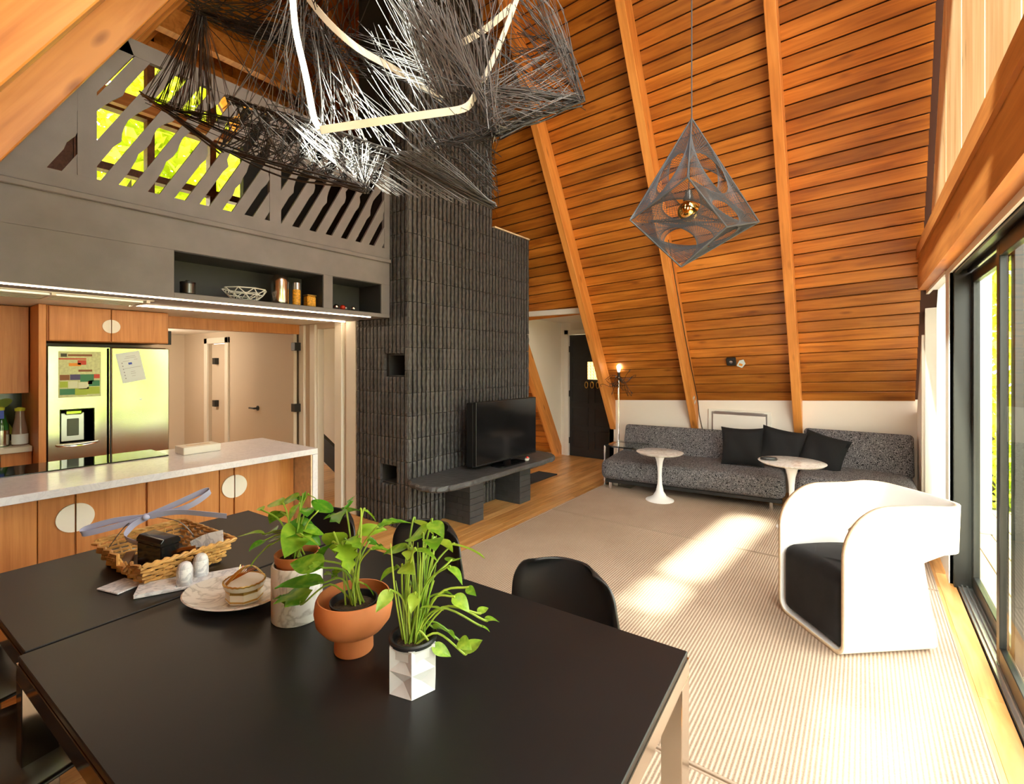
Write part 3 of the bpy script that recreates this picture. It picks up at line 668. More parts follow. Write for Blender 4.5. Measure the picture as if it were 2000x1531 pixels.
# front layer with two square niches left open
nich = [(-3.60, -3.352, 1.402, 1.607), (-3.70, -3.474, 0.395, 0.570)]
zs = [0, 0.395, 0.570, 1.402, 1.607, 6.6]
for i in range(5):
    z0, z1 = zs[i], zs[i+1]; hole = [n for n in nich if abs(n[2]-z0) < 1e-6]
    if hole: h = hole[0]; m.box(-4.07, h[0], yf, yf+0.26, z0, z1); m.box(h[1], xr, yf, yf+0.26, z0, z1)
    else: m.box(-4.07, xr, yf, yf+0.26, z0, z1)
m.v = [(a-ox, b-oy, c) for a, b, c in m.v]
build(m, 'core', MORTAR, ch)
for (x0, x1, z0, z1) in nich:
    mm = MB(); t = 0.008
    mm.box(x0, x1, yf+0.25, yf+0.258, z0, z1); mm.box(x0, x0+t, yf-0.004, yf+0.25, z0, z1); mm.box(x1-t, x1, yf-0.004, yf+0.25, z0, z1)
    mm.box(x0+t, x1-t, yf-0.004, yf+0.25, z0, z0+t); mm.box(x0+t, x1-t, yf-0.004, yf+0.25, z1-t, z1)
    mm.v = [(a-ox, b-oy, c) for a, b, c in mm.v]; build(mm, 'niche', NICHE, ch)
# rough vertical bricks, local: X width, Z height, front at -Y
def brick_geo(seed, w=0.036, h=0.204, d=0.036):
    r = random.Random(seed); nx, nz = 3, 7; G = []
    for i in range(nx+1):
        row = []
        for j in range(nz+1):
            ed = (i in (0, nx)) or (j in (0, nz))
            row.append((-w/2 + w*i/nx + (r.uniform(-.0015, .0015)), -d + (0.004 if ed else 0) + r.uniform(-.003, .003), h*j/nz))
        G.append(row)
    g = MB(); g.grid(G)
    for j in range(nz):
        a, b = G[0][j], G[0][j+1]; g.add([a, b, (a[0], 0, b[2]), (a[0], 0, a[2])], [(0,1,2,3)])
        a, b = G[nx][j], G[nx][j+1]; g.add([a, b, (a[0], 0, b[2]), (a[0], 0, a[2])], [(3,2,1,0)])
    for jj in (0, nz):
        p = [G[i][jj] for i in range(nx+1)]; g.add(p + [(p[-1][0], 0, p[-1][2]), (p[0][0], 0, p[0][2])], [(0,1,2,3,4,5) if jj else (5,4,3,2,1,0)])
    return g
bgeo = [brick_geo(s) for s in range(8)]; bmesh_ = [g.mesh('brick', BRICK) for g in bgeo]
CO = 0.2085; places = []
def course_parts(z, cuts, top):
    segs = [(z, min(z + CO, top))]
    for (a, b) in cuts:
        nx = []
        for (s, e) in segs:
            if b <= s or a >= e: nx.append((s, e))
            else:
                if a > s: nx.append((s, a))
                if b < e: nx.append((b, e))
        segs = nx
    return [(s, e) for s, e in segs if e - s > 0.015]
nR = 35; pR = (4.848-2.905)/nR; nF = 14; pF = (4.07-3.30)/nF
for c in range(0, 31):
    z = c*CO
    for i in range(nR):
        y = 2.905 + (i+0.5)*pR
        for (s, e) in course_parts(z, [], 3.03 if y > 4.15 else 6.4): places.append((xr, y, s, 1, e-s))
    for i in range(nF):
        x = -4.07 + (i+0.5)*pF
        cuts = [(n[2]-.004, n[3]+.004) for n in nich if n[0]-.012 < x < n[1]+.012]
        for (s, e) in course_parts(z, cuts, 1.94 if x < -3.56 else 6.4): places.append((x, yf, s, 0, e-s))
places.sort(key=lambda p: p[0]**2 + p[1]**2 + (p[2]-1.4)**2*1.2)
rb = random.Random(8); stuff = MB()
for k, (x, y, z, side, hh) in enumerate(places):
    hs_ = hh/CO
    v = rb.randrange(8); rz = math.pi/2 if side else 0.0
    if k < 300:
        o = link('brick', bmesh_[v], ch); o.location = (x-ox, y-oy, z + 0.002); o.rotation_euler = (0, 0, rz); o.scale = (1, 1, hs_)
    else:
        ca, sa = math.cos(rz), math.sin(rz)
        stuff.add([(a*ca - b*sa + x-ox, a*sa + b*ca + y-oy, q*hs_ + z + 0.002) for a, b, q in bgeo[v].v], bgeo[v].f)
o = build(stuff, 'brickwork', BRICK, ch); o['kind'] = 'stuff'
m = MB().box(-3.9-ox, CHX+0.006-ox, 4.16-oy, 4.85-oy, 3.035, 3.05); build(m, 'cap', PLYEDGE, ch)

# ---------------------------------------------------------------- stone bench with piers, television
bn = empty('hearth_bench', 'long slate bench on two dark brick piers along the chimney', 'bench', (-3.0, 3.8, 0))
out = [(-3.30, 2.915), (-3.2, 2.85), (-3.05, 2.825), (-2.93, 2.85), (-2.86, 2.93), (-2.825, 3.06), (-2.81, 3.3), (-2.80, 3.7), (-2.785, 4.1), (-2.775, 4.45), (-2.80, 4.62), (-2.88, 4.72), (-3.0, 4.77), (-3.15, 4.79), (-3.30, 4.8)]
pts = [Vector((a, b, 0)) for a, b in out]; fine = []
rr = random.Random(2)
for p in catmull(pts, 5): fine.append((p.x+3.0 + rr.uniform(-.007, .007), p.y-3.8 + rr.uniform(-.007, .007)))
m = MB(); n = len(fine)
lv = [(0.425, -0.006), (0.438, 0.006), (0.455, 0.004), (0.468, -0.004), (0.475, -0.012)]
vs = []
for (z, off) in lv:
    for i, (a, b) in enumerate(fine):
        q = Vector((a+0.12, b, 0)); l = q.length; e = off + rr.uniform(-.004, .004) if a > -0.29 else 0
        vs.append((a + q.x/l*e, b + q.y/l*e, z + (rr.uniform(-.002, .002) if z < 0.47 else 0)))
fs = []
for k in range(len(lv)-1):
    for i in range(n): fs.append((k*n+i, k*n+(i+1) % n, (k+1)*n+(i+1) % n, (k+1)*n+i))
fs += [tuple(range(n))[::-1], tuple(range((len(lv)-1)*n, len(lv)*n))]
m.add(vs, fs); build(m, 'slab', SLATE, bn)
bm_ = {}
for (y0, y1) in ((3.372, 3.572), (4.182, 4.384)):
    pier = build(MB().box(-3.29+3.0, -2.978+3.0, y0+0.006-3.8, y1-0.006-3.8, 0, 0.428), 'pier', MORTAR, bn)
    for c in range(7):
        z0 = c*0.0607
        cut = -3.29 + (0.155 if c % 2 else 0.225)
        for (xa, xb) in ((-3.295, cut), (cut+0.003, -2.970)):
            build(MB().cbox(xa+3.0, xb+3.0, y0-3.8, y1-3.8, z0+0.0012, z0+0.0592, 0.0015), 'brick', PIERB, pier)
tv = empty('television', 'black flat television on the slate bench', 'television', (-2.96, 3.96, 0.478), math.atan2(0.047, 0.972)*-1)
build(MB().cbox(-0.045, 0.0, -0.485, 0.485, 0.048, 0.668, 0.004), 'frame', TVBODY, tv)
build(MB().box(0.0, 0.0015, -0.477, 0.477, 0.062, 0.66), 'screen', TVSCREEN, tv)
build(MB().cbox(-0.145, -0.045, -0.478, 0.40, 0.03, 0.655, 0.01), 'rear_housing', TVBODY, tv)
build(MB().prism(rounded_rect(0.17, 0.42, 0.05), 'z', 0.0, 0.012).box(-0.03, -0.005, -0.05, 0.05, 0.012, 0.06), 'stand', BLKGLASS, tv)
rc = empty('remote_control', 'small white and red remote lying on the slate bench by the television', 'remote', (-2.93, 4.26, 0.476), 0.5)
build(MB().prism(rounded_rect(0.045, 0.11, 0.02), 'z', 0, 0.015), 'body', WHITELAQ, rc, bevel=0.004)
build(MB().sphere((0, 0.025, 0.018), 0.016, 12, 8), 'button', RED, rc, True)
hm = empty('hearth_step', 'dark stone hearth block on the floor behind the bench', 'hearth', (-3.45, 5.1, 0))
build(MB().cbox(-0.2, 0.1, -0.26, 0.5, 0.0, 0.012, 0.003), 'mat', MORTAR, hm)
build(MB().cbox(-0.2, 0.12, -0.26, -0.02, 0.2, 0.34, 0.005), 'block', SLATE, hm); build(MB().cbox(-0.2, 0.02, -0.24, -0.04, 0.012, 0.2, 0.004), 'foot', PIERB, hm)

# ================================================================ KITCHEN
m = MB(); m.box(-5.47, -5.42, -0.9, 1.60, 0, 1.958)
wk = struct(build(m, 'wall_kitchen', HALLWALL), 'kitchen wall behind the refrigerator')
# hall and stairwell
m = MB(); m.box(-8.6, -5.47, 1.55, 1.62, 0, 1.958); m.box(-8.6, -8.5, 1.62, 2.95, 0, 1.958)
m.box(-8.6, -7.62, 2.95, 3.02, 0, 1.958); m.box(-7.05, -4.84, 2.95, 3.02, 0, 1.958); m.box(-7.62, -7.05, 2.95, 3.02, 1.80, 1.958)
m.box(-8.6, -4.2, 4.1, 4.2, 0, 2.2); m.box(-4.40, -4.07, 2.95, 3.02, 0, 1.958); m.box(-4.84, -4.40, 2.95, 3.02, 1.90, 1.958); m.box(-4.22, -4.08, 3.02, 4.2, 0, 2.2)
wh = struct(build(m, 'wall_hall', HALLWALL), 'cream hall walls leading to the stairs')
m = MB(); m.box(-5.16, -5.06, 2.925, 2.955, 0, 1.95); m.box(-4.94, -4.84, 2.925, 2.955, 0, 1.95); m.box(-4.43, -4.31, 2.90, 2.955, 0, 1.95); m.box(-4.25, -4.09, 2.915, 2.955, 0, 1.95); m.box(-4.85, -4.825, 2.955, 3.03, 0, 1.9); m.box(-4.415, -4.385, 2.955, 3.03, 0, 1.9)
m.box(-7.72, -7.62, 2.925, 2.955, 0, 1.88); m.box(-7.05, -6.95, 2.925, 2.955, 0, 1.88); m.box(-7.72, -6.95, 2.925, 2.955, 1.80, 1.88)
struct(build(m, 'trim_3', WHITETRIM, bevel=0.004, seg=1), 'white door casings along the hall')
d3 = struct(build(MB().box(-6.08, -5.165, 2.865, 2.905, 0.01, 1.945), 'door_3', HALLWALL, bevel=0.003, seg=1), 'plain cream door standing open in the hall with black lever and hinges')
kn = build(MB().tube([(-5.98, 2.865, 0.97), (-5.98, 2.81, 0.97)], 0.012, 10).tube([(-5.98, 2.815, 0.97), (-6.10, 2.815, 0.97)], 0.011, 10), 'lever', BLACKM, d3)
build(MB().lathe([(0.03, 0), (0.03, 0.01)], n=20), 'rose', BLACKM, d3).matrix_world = Matrix.Translation((-5.98, 2.865, 0.97)) @ Matrix.Rotation(math.pi/2, 4, 'X')
for z in (1.02, 1.71, 0.3): build(MB().cbox(-5.20, -5.12, 2.855, 2.93, z-0.045, z+0.045, 0.003), 'hinge', BLACKM, d3)
d4 = struct(build(MB().box(-7.60, -7.07, 2.985, 3.02, 0.01, 1.795), 'door_4', HALLWALL), 'far hall door in shade')
for z in (0.95, 1.55): build(MB().cbox(-7.45, -7.37, 2.93, 2.99, z-0.045, z+0.045, 0.003), 'hinge', BLACKM, d4)
st = MB().prism([(-6.6, 0.99), (-6.6, 0.665), (-5.2, 0.03), (-5.0, 0.0), (-5.0, 0.19), (-5.2, 0.34)], 'y', 3.55, 3.6)
tag(build(st, 'stair_stringer', BLACKM), 'black sloping stair stringer seen past the open hall door', 'stairs')
build(MB().box(-5.25, -5.15, 1.62, 2.95, 1.85, 1.958), 'trim_4', CABW)
struct(bpy.data.objects['trim_4'], 'wooden header beam across the hall entrance')
build(MB().box(-5.4, -5.33, 1.66, 1.74, 1.70, 1.83), 'wall_speaker', BLACKM)
tag(bpy.data.objects['wall_speaker'], 'small black box under the wooden hall beam', 'speaker')
hl = empty('hall_fill_light', 'round fill light added at the hall ceiling, out of view', 'lamp', (-7.3, 2.0, 1.958))  # added fixture, hidden behind the refrigerator, to brighten the hall
build(MB().lathe([(0.14, 0), (0.14, -0.02), (0.13, -0.045), (1e-5, -0.06)], n=32), 'diffuser', BULBON, hl, True); build(MB().lathe([(0.15, -0.001), (0.15, -0.016)], n=32), 'ring', WHITETRIM, hl)
ll = bpy.data.lights.new('hall_fill_lamp', 'POINT'); ll.energy = 10; ll.color = (1, 0.82, 0.6); ll.shadow_soft_size = 0.1; lo = bpy.data.objects.new('hall_fill_lamp', ll); COL.objects.link(lo); lo.parent = hl; lo.location = (0, 0, -0.2)
# tall end panel and cabinet over the fridge
cab = empty('fridge_cabinet', 'teak wall cabinet above the refrigerator with a white round handle', 'cabinet', (-5.0, 1.16, 1.69))
def cb(x0, x1, y0, y1, z0, z1, o=(-5.0, 1.16, 1.69), c=0.003): return MB().cbox(x0-o[0], x1-o[0], y0-o[1], y1-o[1], z0-o[2], z1-o[2], c)
build(cb(-5.42, -4.82, 0.79, 1.55, 1.69, 1.955), 'body', CABW, cab)
for (y0, y1, s) in ((0.80, 1.157, 1), (1.163, 1.545, -1)):
    d = build(cb(-4.82, -4.80, y0, y1, 1.695, 1.95), 'cabinet_door', CABW, cab)
    hd = MB(); R_ = 0.053; yc = 1.157 if s > 0 else 1.163
    poly = [(yc - s*R_*math.sin(math.pi*k/16) - 1.16, 1.815 - 1.69 + R_*math.cos(math.pi*k/16)) for k in range(17)]
    hd.prism(poly if s < 0 else poly[::-1], 'x', 0.20, 0.208); build(hd, 'handle', HANDLE, d)
ep = build(MB().cbox(-5.42, -4.80, 0.745, 0.786, 0, 1.955, 0.002), 'cabinet_end_panel', CABW); tag(ep, 'tall teak end panel left of the refrigerator', 'panel')
uc = empty('wall_cabinet', 'teak wall cabinet left of the refrigerator over the counter', 'cabinet', (-5.2, 0.3, 1.30))
build(MB().cbox(-0.22, 0.09, -0.75, 0.44, 0.0, 0.655, 0.003), 'body', CABW, uc); build(MB().cbox(0.09, 0.11, -0.1, 0.438, 0.0, 0.65, 0.003), 'cabinet_door', CABW, uc)
# refrigerator
FX = -4.80
fr = empty('refrigerator', 'stainless side-by-side refrigerator with a water dispenser', 'refrigerator', (-5.1, 1.17, 0))
def fb(x0, x1, y0, y1, z0, z1, c=0.006): return MB().cbox(x0+5.1, x1+5.1, y0-1.17, y1-1.17, z0, z1, c)
build(fb(-5.40, -4.86, 0.795, 1.55, 0.02, 1.655), 'body', DARKSTEEL, fr)
def door_slab(y0, y1, hole=None):
    m = MB(); 
    if hole:
        a, b, c, d = hole
        for q in ((y0, a, 0.04, 1.648), (b, y1, 0.04, 1.648), (a, b, 0.04, c), (a, b, d, 1.648)): m.box(-4.86+5.1, FX+5.1, q[0]-1.17, q[1]-1.17, q[2], q[3])
    else: m.cbox(-4.86+5.1, FX+5.1, y0-1.17, y1-1.17, 0.04, 1.648, 0.006)
    return m
hole = (0.858, 1.058, 0.925, 1.18)
dl = build(door_slab(0.796, 1.150, hole), 'fridge_door', STEEL, fr, weld=True)
dr = build(door_slab(1.160, 1.552), 'fridge_door', STEEL, fr)
build(fb(-4.862, -4.80, 1.128, 1.150, 0.05, 1.645, 0.004), 'handle', CHROME, dl); build(fb(-4.85, -4.805, 1.151, 1.160, 0.05, 1.645, 0.001), 'gap', BLACKM, fr)
dp = build(MB().box(0.235, 0.24, hole[0]-1.17, hole[1]-1.17, hole[2], hole[3]).box(0.24, 0.30, hole[0]-1.17, hole[0]+.006-1.17, hole[2], hole[3]).box(0.24, 0.30, hole[1]-.006-1.17, hole[1]-1.17, hole[2], hole[3]).box(0.24, 0.30, hole[0]-1.17, hole[1]-1.17, hole[3]-.006, hole[3]), 'dispenser', BLKGLASS, fr)
build(fb(-4.858, -4.835, 0.870, 1.005, 0.935, 1.15, 0.004), 'dispenser_back', ALUGREY, dp)
build(fb(-4.836, -4.828, 0.905, 0.972, 0.975, 1.105, 0.003), 'paddle', mat('olive_paddle', (0.06, 0.07, 0.04), 0.3), dp)
build(fb(-4.845, -4.81, 0.89, 0.99, 1.135, 1.17, 0.008), 'spout', CHROME, dp)
build(MB().tube(catmull([(-4.80+5.1, 0.84-1.17, 0.915), (-4.785+5.1, 0.86-1.17, 0.908), (-4.775+5.1, 0.95-1.17, 0.903), (-4.785+5.1, 1.05-1.17, 0.91), (-4.80+5.1, 1.08-1.17, 0.918)], 4), 0.008, 8), 'drip_tray', CHROME, dl, True)
build(MB().lathe([(0.007, 0), (0.007, 0.004)], n=14), 'badge', ALUGREY, dr).matrix_local = Matrix.Translation((0.30, 1.352-1.17, 1.228)) @ Matrix.Rotation(math.pi/2, 4, 'Y')
# sheets held on the doors
note = build(MB().box(0, 0.0012, -0.078, 0.078, -0.12, 0.12), 'note_sheet', PAPER); note.matrix_world = Matrix.Translation((-4.799, 1.286, 1.495)) @ Matrix.Rotation(0.20, 4, 'X')
tag(note, 'tilted pale printed sheet on the right refrigerator door', 'paper')
INK = mat('grey_print', (0.30, 0.34, 0.38), 0.8); BLUEP = mat('blue_print', (0.05, 0.10, 0.45), 0.7)
build(MB().box(0.0012, 0.0016, -0.012, 0.012, 0.02, 0.037), 'stamp', BLUEP, note)
mm = MB()
for k, (a, b, z) in enumerate(((-.02,.045,.085), (-.03,.05,.072), (-.045,.0,.05), (-.045,.065,-.008), (-.01,.02,-.04), (-.012,.022,-.055), (-.008,.016,-.075), (.03,.055,.055))): mm.box(0.0012, 0.0015, a, b, z, z+0.0025)
for k in range(6): mm.box(0.0012, 0.0015, -0.055, -0.048, -0.09+k*0.025, -0.08+k*0.025)
build(mm, 'print', INK, note)
PR = {'red': mat('print_red', (0.5, 0.06, 0.03), 0.6), 'orange': mat('print_orange', (0.75, 0.28, 0.03), 0.6), 'brown': mat('print_brown', (0.22, 0.09, 0.03), 0.6), 'indigo': mat('print_indigo', (0.07, 0.06, 0.16), 0.6), 'green': mat('print_green', (0.04, 0.20, 0.09), 0.6), 'lime': mat('print_lime', (0.35, 0.48, 0.05), 0.6), 'white': mat('print_white', (0.62, 0.68, 0.48), 0.6), 'dark': mat('print_dark', (0.05, 0.05, 0.03), 0.6)}
chart = build(MB().box(0, 0.0012, -0.122, 0.122, -0.18, 0.165), 'fridge_chart', mat('chart_sheet', (0.52, 0.58, 0.30), 0.6, vary=0.15, vscale=60)); chart.location = (-4.799, 0.973, 1.448)
tag(chart, 'colourful printed chart on the left refrigerator door', 'poster')
for (a, b, c, d, col) in ((-.11,-.075,.125,.15,'dark'), (-.07,.07,.13,.145,'brown'), (-.122,.035,.105,.115,'red'), (-.015,.035,.065,.10,'red'), (-.065,.005,.055,.078,'orange'), (-.01,.07,.012,.028,'brown'), (-.115,-.06,-.05,-.01,'brown'), (-.058,.0,-.05,-.008,'indigo'), (.0,.08,-.065,-.008,'green'), (.08,.115,-.04,-.008,'red'), (-.115,-.07,-.105,-.06,'lime'), (-.068,-.015,-.11,-.06,'white'), (-.01,.05,-.12,-.07,'white'), (.05,.115,-.10,-.055,'green'), (-.115,-.03,-.16,-.115,'green'), (-.03,.04,-.165,-.115,'lime'), (.04,.115,-.16,-.105,'lime'), (.045,.07,-.085,-.06,'red')):
    build(MB().box(0.0012, 0.0017, a, b, c, d), 'print', PR[col], chart)
# back counter with splashback picture, bottles and dishwasher
kc2 = empty('back_counter', 'pale back counter with dishwasher beside the refrigerator panel', 'counter', (-5.1, 0.2, 0))
build(MB().cbox(-0.315, 0.13, -0.72, 0.54, 0.87, 0.91, 0.003), 'worktop', mat('beige_counter', (0.62, 0.58, 0.5), 0.3), kc2)
build(MB().box(-0.315, 0.10, -0.72, 0.54, 0.02, 0.87), 'cabinet', CABW, kc2)
dwf = build(MB().cbox(0.10, 0.12, -0.3, 0.38, 0.1, 0.865, 0.003), 'dishwasher_door', STEEL, kc2); build(MB().tube([(0.135, -0.25, 0.80), (0.135, 0.34, 0.80)], 0.012, 8), 'handle', CHROME, dwf)
SPL = mat('dark_leaf_print', (0.03, 0.05, 0.02), 0.15, vary=0.6, vscale=4)
sp = build(MB().box(-5.418, -5.409, -0.45, 0.743, 0.915, 1.298), 'splashback_panel', SPL); tag(sp, 'dark glass splashback printed with green leaves', 'splashback')
for (y, z, l, a) in ((0.62, 1.2, 0.16, 0.5), (0.45, 1.1, 0.2, 1.2), (0.3, 1.2, 0.2, 2.4), (0.66, 1.02, 0.12, 2.0), (0.15, 1.05, 0.2, 0.2)):
    pl = [(l*math.cos(t*math.pi/8)*0.5, 0.22*l*math.sin(t*math.pi/8)) for t in range(16)]
    build(MB().prism([(y + p[0]*math.cos(a)-p[1]*math.sin(a), z + p[0]*math.sin(a)+p[1]*math.cos(a)) for p in pl], 'x', -5.409, -5.408), 'leaf_print', PR['lime'], sp)
def bottle(name, label, x, y, prof, mats, labelband=None):
    t = empty(name, label, 'bottle', (x, y, 0.911)); build(MB().lathe(prof, n=24), 'glass_body', mats[0], t, True)
    build(MB().lathe([(prof[-1][0]+.004, prof[-1][1]-.004), (prof[-1][0]+.006, prof[-1][1]+.016), (prof[-1][0]*0.5, prof[-1][1]+.024), (1e-5, prof[-1][1]+.025)], n=18), 'cap', mats[1], t, True)
    if labelband: build(MB().lathe([(labelband[0], labelband[1]), (labelband[0], labelband[2])], n=24), 'paper_label', mats[2], t, True)
CAPY = mat('lime_cap', (0.5, 0.6, 0.05), 0.4); GRNG = mat('green_bottle_glass', (0.02, 0.10, 0.02), 0.1, spec=0.7); TANG = mat('brown_syrup', (0.24, 0.17, 0.13), 0.2)
bottle('green_bottle', 'green glass bottle with silver wrap on the back counter', -5.12, 0.595, [(0.042, 0), (0.044, 0.10), (0.043, 0.16), (0.03, 0.21), (0.018, 0.25), (0.016, 0.27)], (GRNG, CAPY, STEEL), (0.0455, 0.005, 0.12))
bottle('milk_bottle', 'clear bottle of pinkish syrup with lime cap on the back counter', -5.10, 0.692, [(0.043, 0), (0.045, 0.08), (0.04, 0.13), (0.028, 0.2), (0.024, 0.26)], (TANG, CAPY, PAPER), (0.0455, 0.01, 0.085))
tg = build(MB().box(-0.03, 0.03, -0.001, 0.001, 0, 0.06), 'blue_tag', BLUEP); tag(tg, 'small blue tag hanging beside the green bottle', 'tag'); tg.matrix_world = Matrix.Translation((-5.06, 0.575, 1.12)) @ Matrix.Rotation(math.pi/2, 4, 'Z')
# island
isl = empty('kitchen_island', 'kitchen island with white waterfall top and teak doors', 'island', (-3.6, 1.0, 0))
def ib(x0, x1, y0, y1, z0, z1, c=0.002): return MB().cbox(x0+3.6, x1+3.6, y0-1.0, y1-1.0, z0, z1, c)
wt = build(ib(-3.99, -3.175, -0.7, 1.945, 0.87, 0.91), 'worktop', QUARTZ, isl); build(ib(-3.99, -3.175, 1.905, 1.945, 0, 0.868), 'waterfall_end', QUARTZ, isl)
build(MB().box(-3.98+3.6, -3.42+3.6, -0.7-1, 1.90-1, 0.0, 0.868), 'carcass', CABW, isl)
build(MB().box(-3.42+3.6, -3.18+3.6, 1.893-1, 1.904-1, 0.0, 0.868), 'end_lining', PLYEDGE, isl)
XD = -3.40; R_ = 0.075
dy = [(-0.35, 0.664, None), (0.674, 0.980, None), (0.988, 1.378, None), (1.384, 1.465, None), (1.475, 1.885, None)]
dobj = []
for (a, b, _) in ((-0.7, 0.205, 0), (0.21, 0.522, 0), (0.526, 0.664, 0), (0.674, 0.980, 0), (0.990, 1.378, 0), (1.383, 1.466, 0), (1.476, 1.888, 0)):
    dobj.append(build(ib(-3.42, XD, a, b, 0.09, 0.862, 0.002), 'cabinet_door', CABW, isl))
for (yc, i, j, zc) in ((0.669, 2, 3, 0.70), (1.471, 5, 6, 0.70)):
    for s, k in ((1, i), (-1, j)):
        poly = [(yc - s*0.004 - s*R_*math.sin(math.pi*q/18) - 1.0, zc + R_*math.cos(math.pi*q/18)) for q in range(19)]
        build(MB().prism(poly, 'x', XD+3.6, XD+3.611), 'handle', HANDLE, dobj[k])
ck = empty('cooktop', 'black glass cooktop set in the white island top', 'cooktop', (-3.88, 0.6, 0.911))
build(MB().cbox(-0.17, 0.165, -1.0, 0.60, 0, 0.006, 0.002), 'glass_plate', BLKGLASS, ck)
tb = empty('tissue_box', 'flat white wooden tissue box on the island top', 'box', (-3.72, 1.375, 0.911))
build(MB().cbox(-0.075, 0.075, -0.115, 0.115, 0, 0.05, 0.003), 'body', CREAM, tb); build(MB().box(-0.02, 0.02, -0.07, 0.07, 0.05, 0.0515), 'slot', PLYEDGE, tb)
# things in the niches
def on_shelf(name, label, cat, x, y, z=1.983): return empty(name, label, cat, (x, y, z))
t = on_shelf('black_canister', 'small black metal canister alone at the left of the long niche', 'canister', -3.66, 1.29)
build(MB().lathe([(0.02, 0), (0.02, 0.006), (0.045, 0.012), (0.045, 0.075)], n=28), 'body', DARKSTEEL, t, True); build(MB().lathe([(0.046, 0.075), (0.045, 0.088), (0.016, 0.09), (0.012, 0.10), (1e-5, 0.101)], n=28), 'lid', BLACKM, t, True)
t = on_shelf('wire_bowl', 'white geometric wire bowl in the long niche', 'bowl', -3.68, 1.665)
WB = mat('white_wire', (0.85, 0.84, 0.8), 0.4)
rings = [(0.078, 0.006), (0.12, 0.045), (0.148, 0.085)]; nn = 9
def rp(k, i, h=0.0): a = 2*math.pi*(i+h)/nn; return (rings[k][0]*math.cos(a), rings[k][0]*math.sin(a), rings[k][1])
for k in range(3): build(MB().tube([rp(k, i, 0.5*(k % 2)) for i in range(nn)], 0.0042, 6, closed=True), 'hoop', WB, t)
mm = MB()
for i in range(nn):
    for (p, q) in ((rp(0, i), rp(1, i, .5)), (rp(0, i+1), rp(1, i, .5)), (rp(1, i, .5), rp(2, i)), (rp(1, i, .5), rp(2, i+1))): mm.tube([p, q], 0.0036, 5)
build(mm, 'struts', WB, t)
t = on_shelf('steel_dome_jar', 'tall stainless jar with a domed lid in the long niche', 'jar', -3.67, 1.925)
build(MB().lathe([(0.062, 0), (0.064, 0.004), (0.064, 0.16)], n=32), 'body', STEEL, t, True)
build(MB().lathe([(0.066, 0.16), (0.066, 0.178)] + [(0.065*math.cos(k*math.pi/16)+1e-5, 0.178 + 0.06*math.sin(k*math.pi/16)) for k in range(9)], n=32), 'lid', STEEL, t, True)
t = on_shelf('spice_tube', 'slim clear tube of orange snacks beside the domed jar', 'jar', -3.66, 2.055)
build(MB().lathe([(0.03, 0), (0.03, 0.13)], n=24), 'contents', AMBER, t, True); build(MB().lathe([(0.031, 0.13), (0.031, 0.185), (0.029, 0.187), (1e-5, 0.187)], n=24), 'lid', ALUGREY, t, True)
t = on_shelf('amber_tin', 'squat amber patterned tin at the right of the long niche', 'tin', -3.66, 2.17)
build(MB().cbox(-0.035, 0.035, -0.038, 0.038, 0, 0.09, 0.008), 'body', AMBER, t); build(MB().cbox(-0.037, 0.037, -0.04, 0.04, 0.09, 0.102, 0.004), 'lid', GOLD, t)
for i, (y, col, lab) in enumerate(((2.335, RED, 'red and silver glass ball leftmost in the small niche'), (2.405, CHROME, 'silver glass ball between two red ones in the small niche'), (2.47, RED, 'second red and silver glass ball in the small niche'), (2.525, DARKSTEEL, 'dark glass ball behind the second red ball in the small niche'), (2.575, CHROME, 'silver glass ball rightmost in the small niche'))):
    t = on_shelf('glass_ball', lab, 'ornament', -3.65 - (0.04 if i == 3 else 0), y); t['group'] = 'glass balls in the small niche'
    build(MB().sphere((0, 0, 0.026), 0.024, 18, 12), 'ball', col, t, True); build(MB().lathe([(0.012, 0), (0.014, 0.004), (0.011, 0.005)], n=14), 'foot_ring', CHROME, t)
# ================================================================ RUGS
def rug(label, x0, x1, y0, y1, rz=0.0):
    o = empty('area_rug', label, 'rug', ((x0+x1)/2, (y0+y1)/2, 0), rz, 'sisal rugs laid edge to edge'); w, d = (x1-x0)/2, (y1-y0)/2
    build(MB().cbox(-w+.012, w-.012, -d+.012, d-.012, 0.0, 0.012, 0.002), 'weave', RUG, o)
    b = MB(); b.cbox(-w, -w+.012, -d, d, 0, .0125, .002); b.cbox(w-.012, w, -d, d, 0, .0125, .002); b.cbox(-w+.012, w-.012, -d, -d+.012, 0, .0125, .002); b.cbox(-w+.012, w-.012, d-.012, d, 0, .0125, .002)
    build(b, 'binding', RUGEDGE, o); return o
rug('beige ribbed rug under the dining table side, nearest of the three', -2.06, 0.41, -0.60, 1.845)
rug('large beige ribbed rug in the middle, under the white armchair', -2.60, 0.41, 1.855, 4.225)
rug('beige rug in front of the patterned sofa, farthest of the three', -2.60, 0.41, 4.235, 5.75)

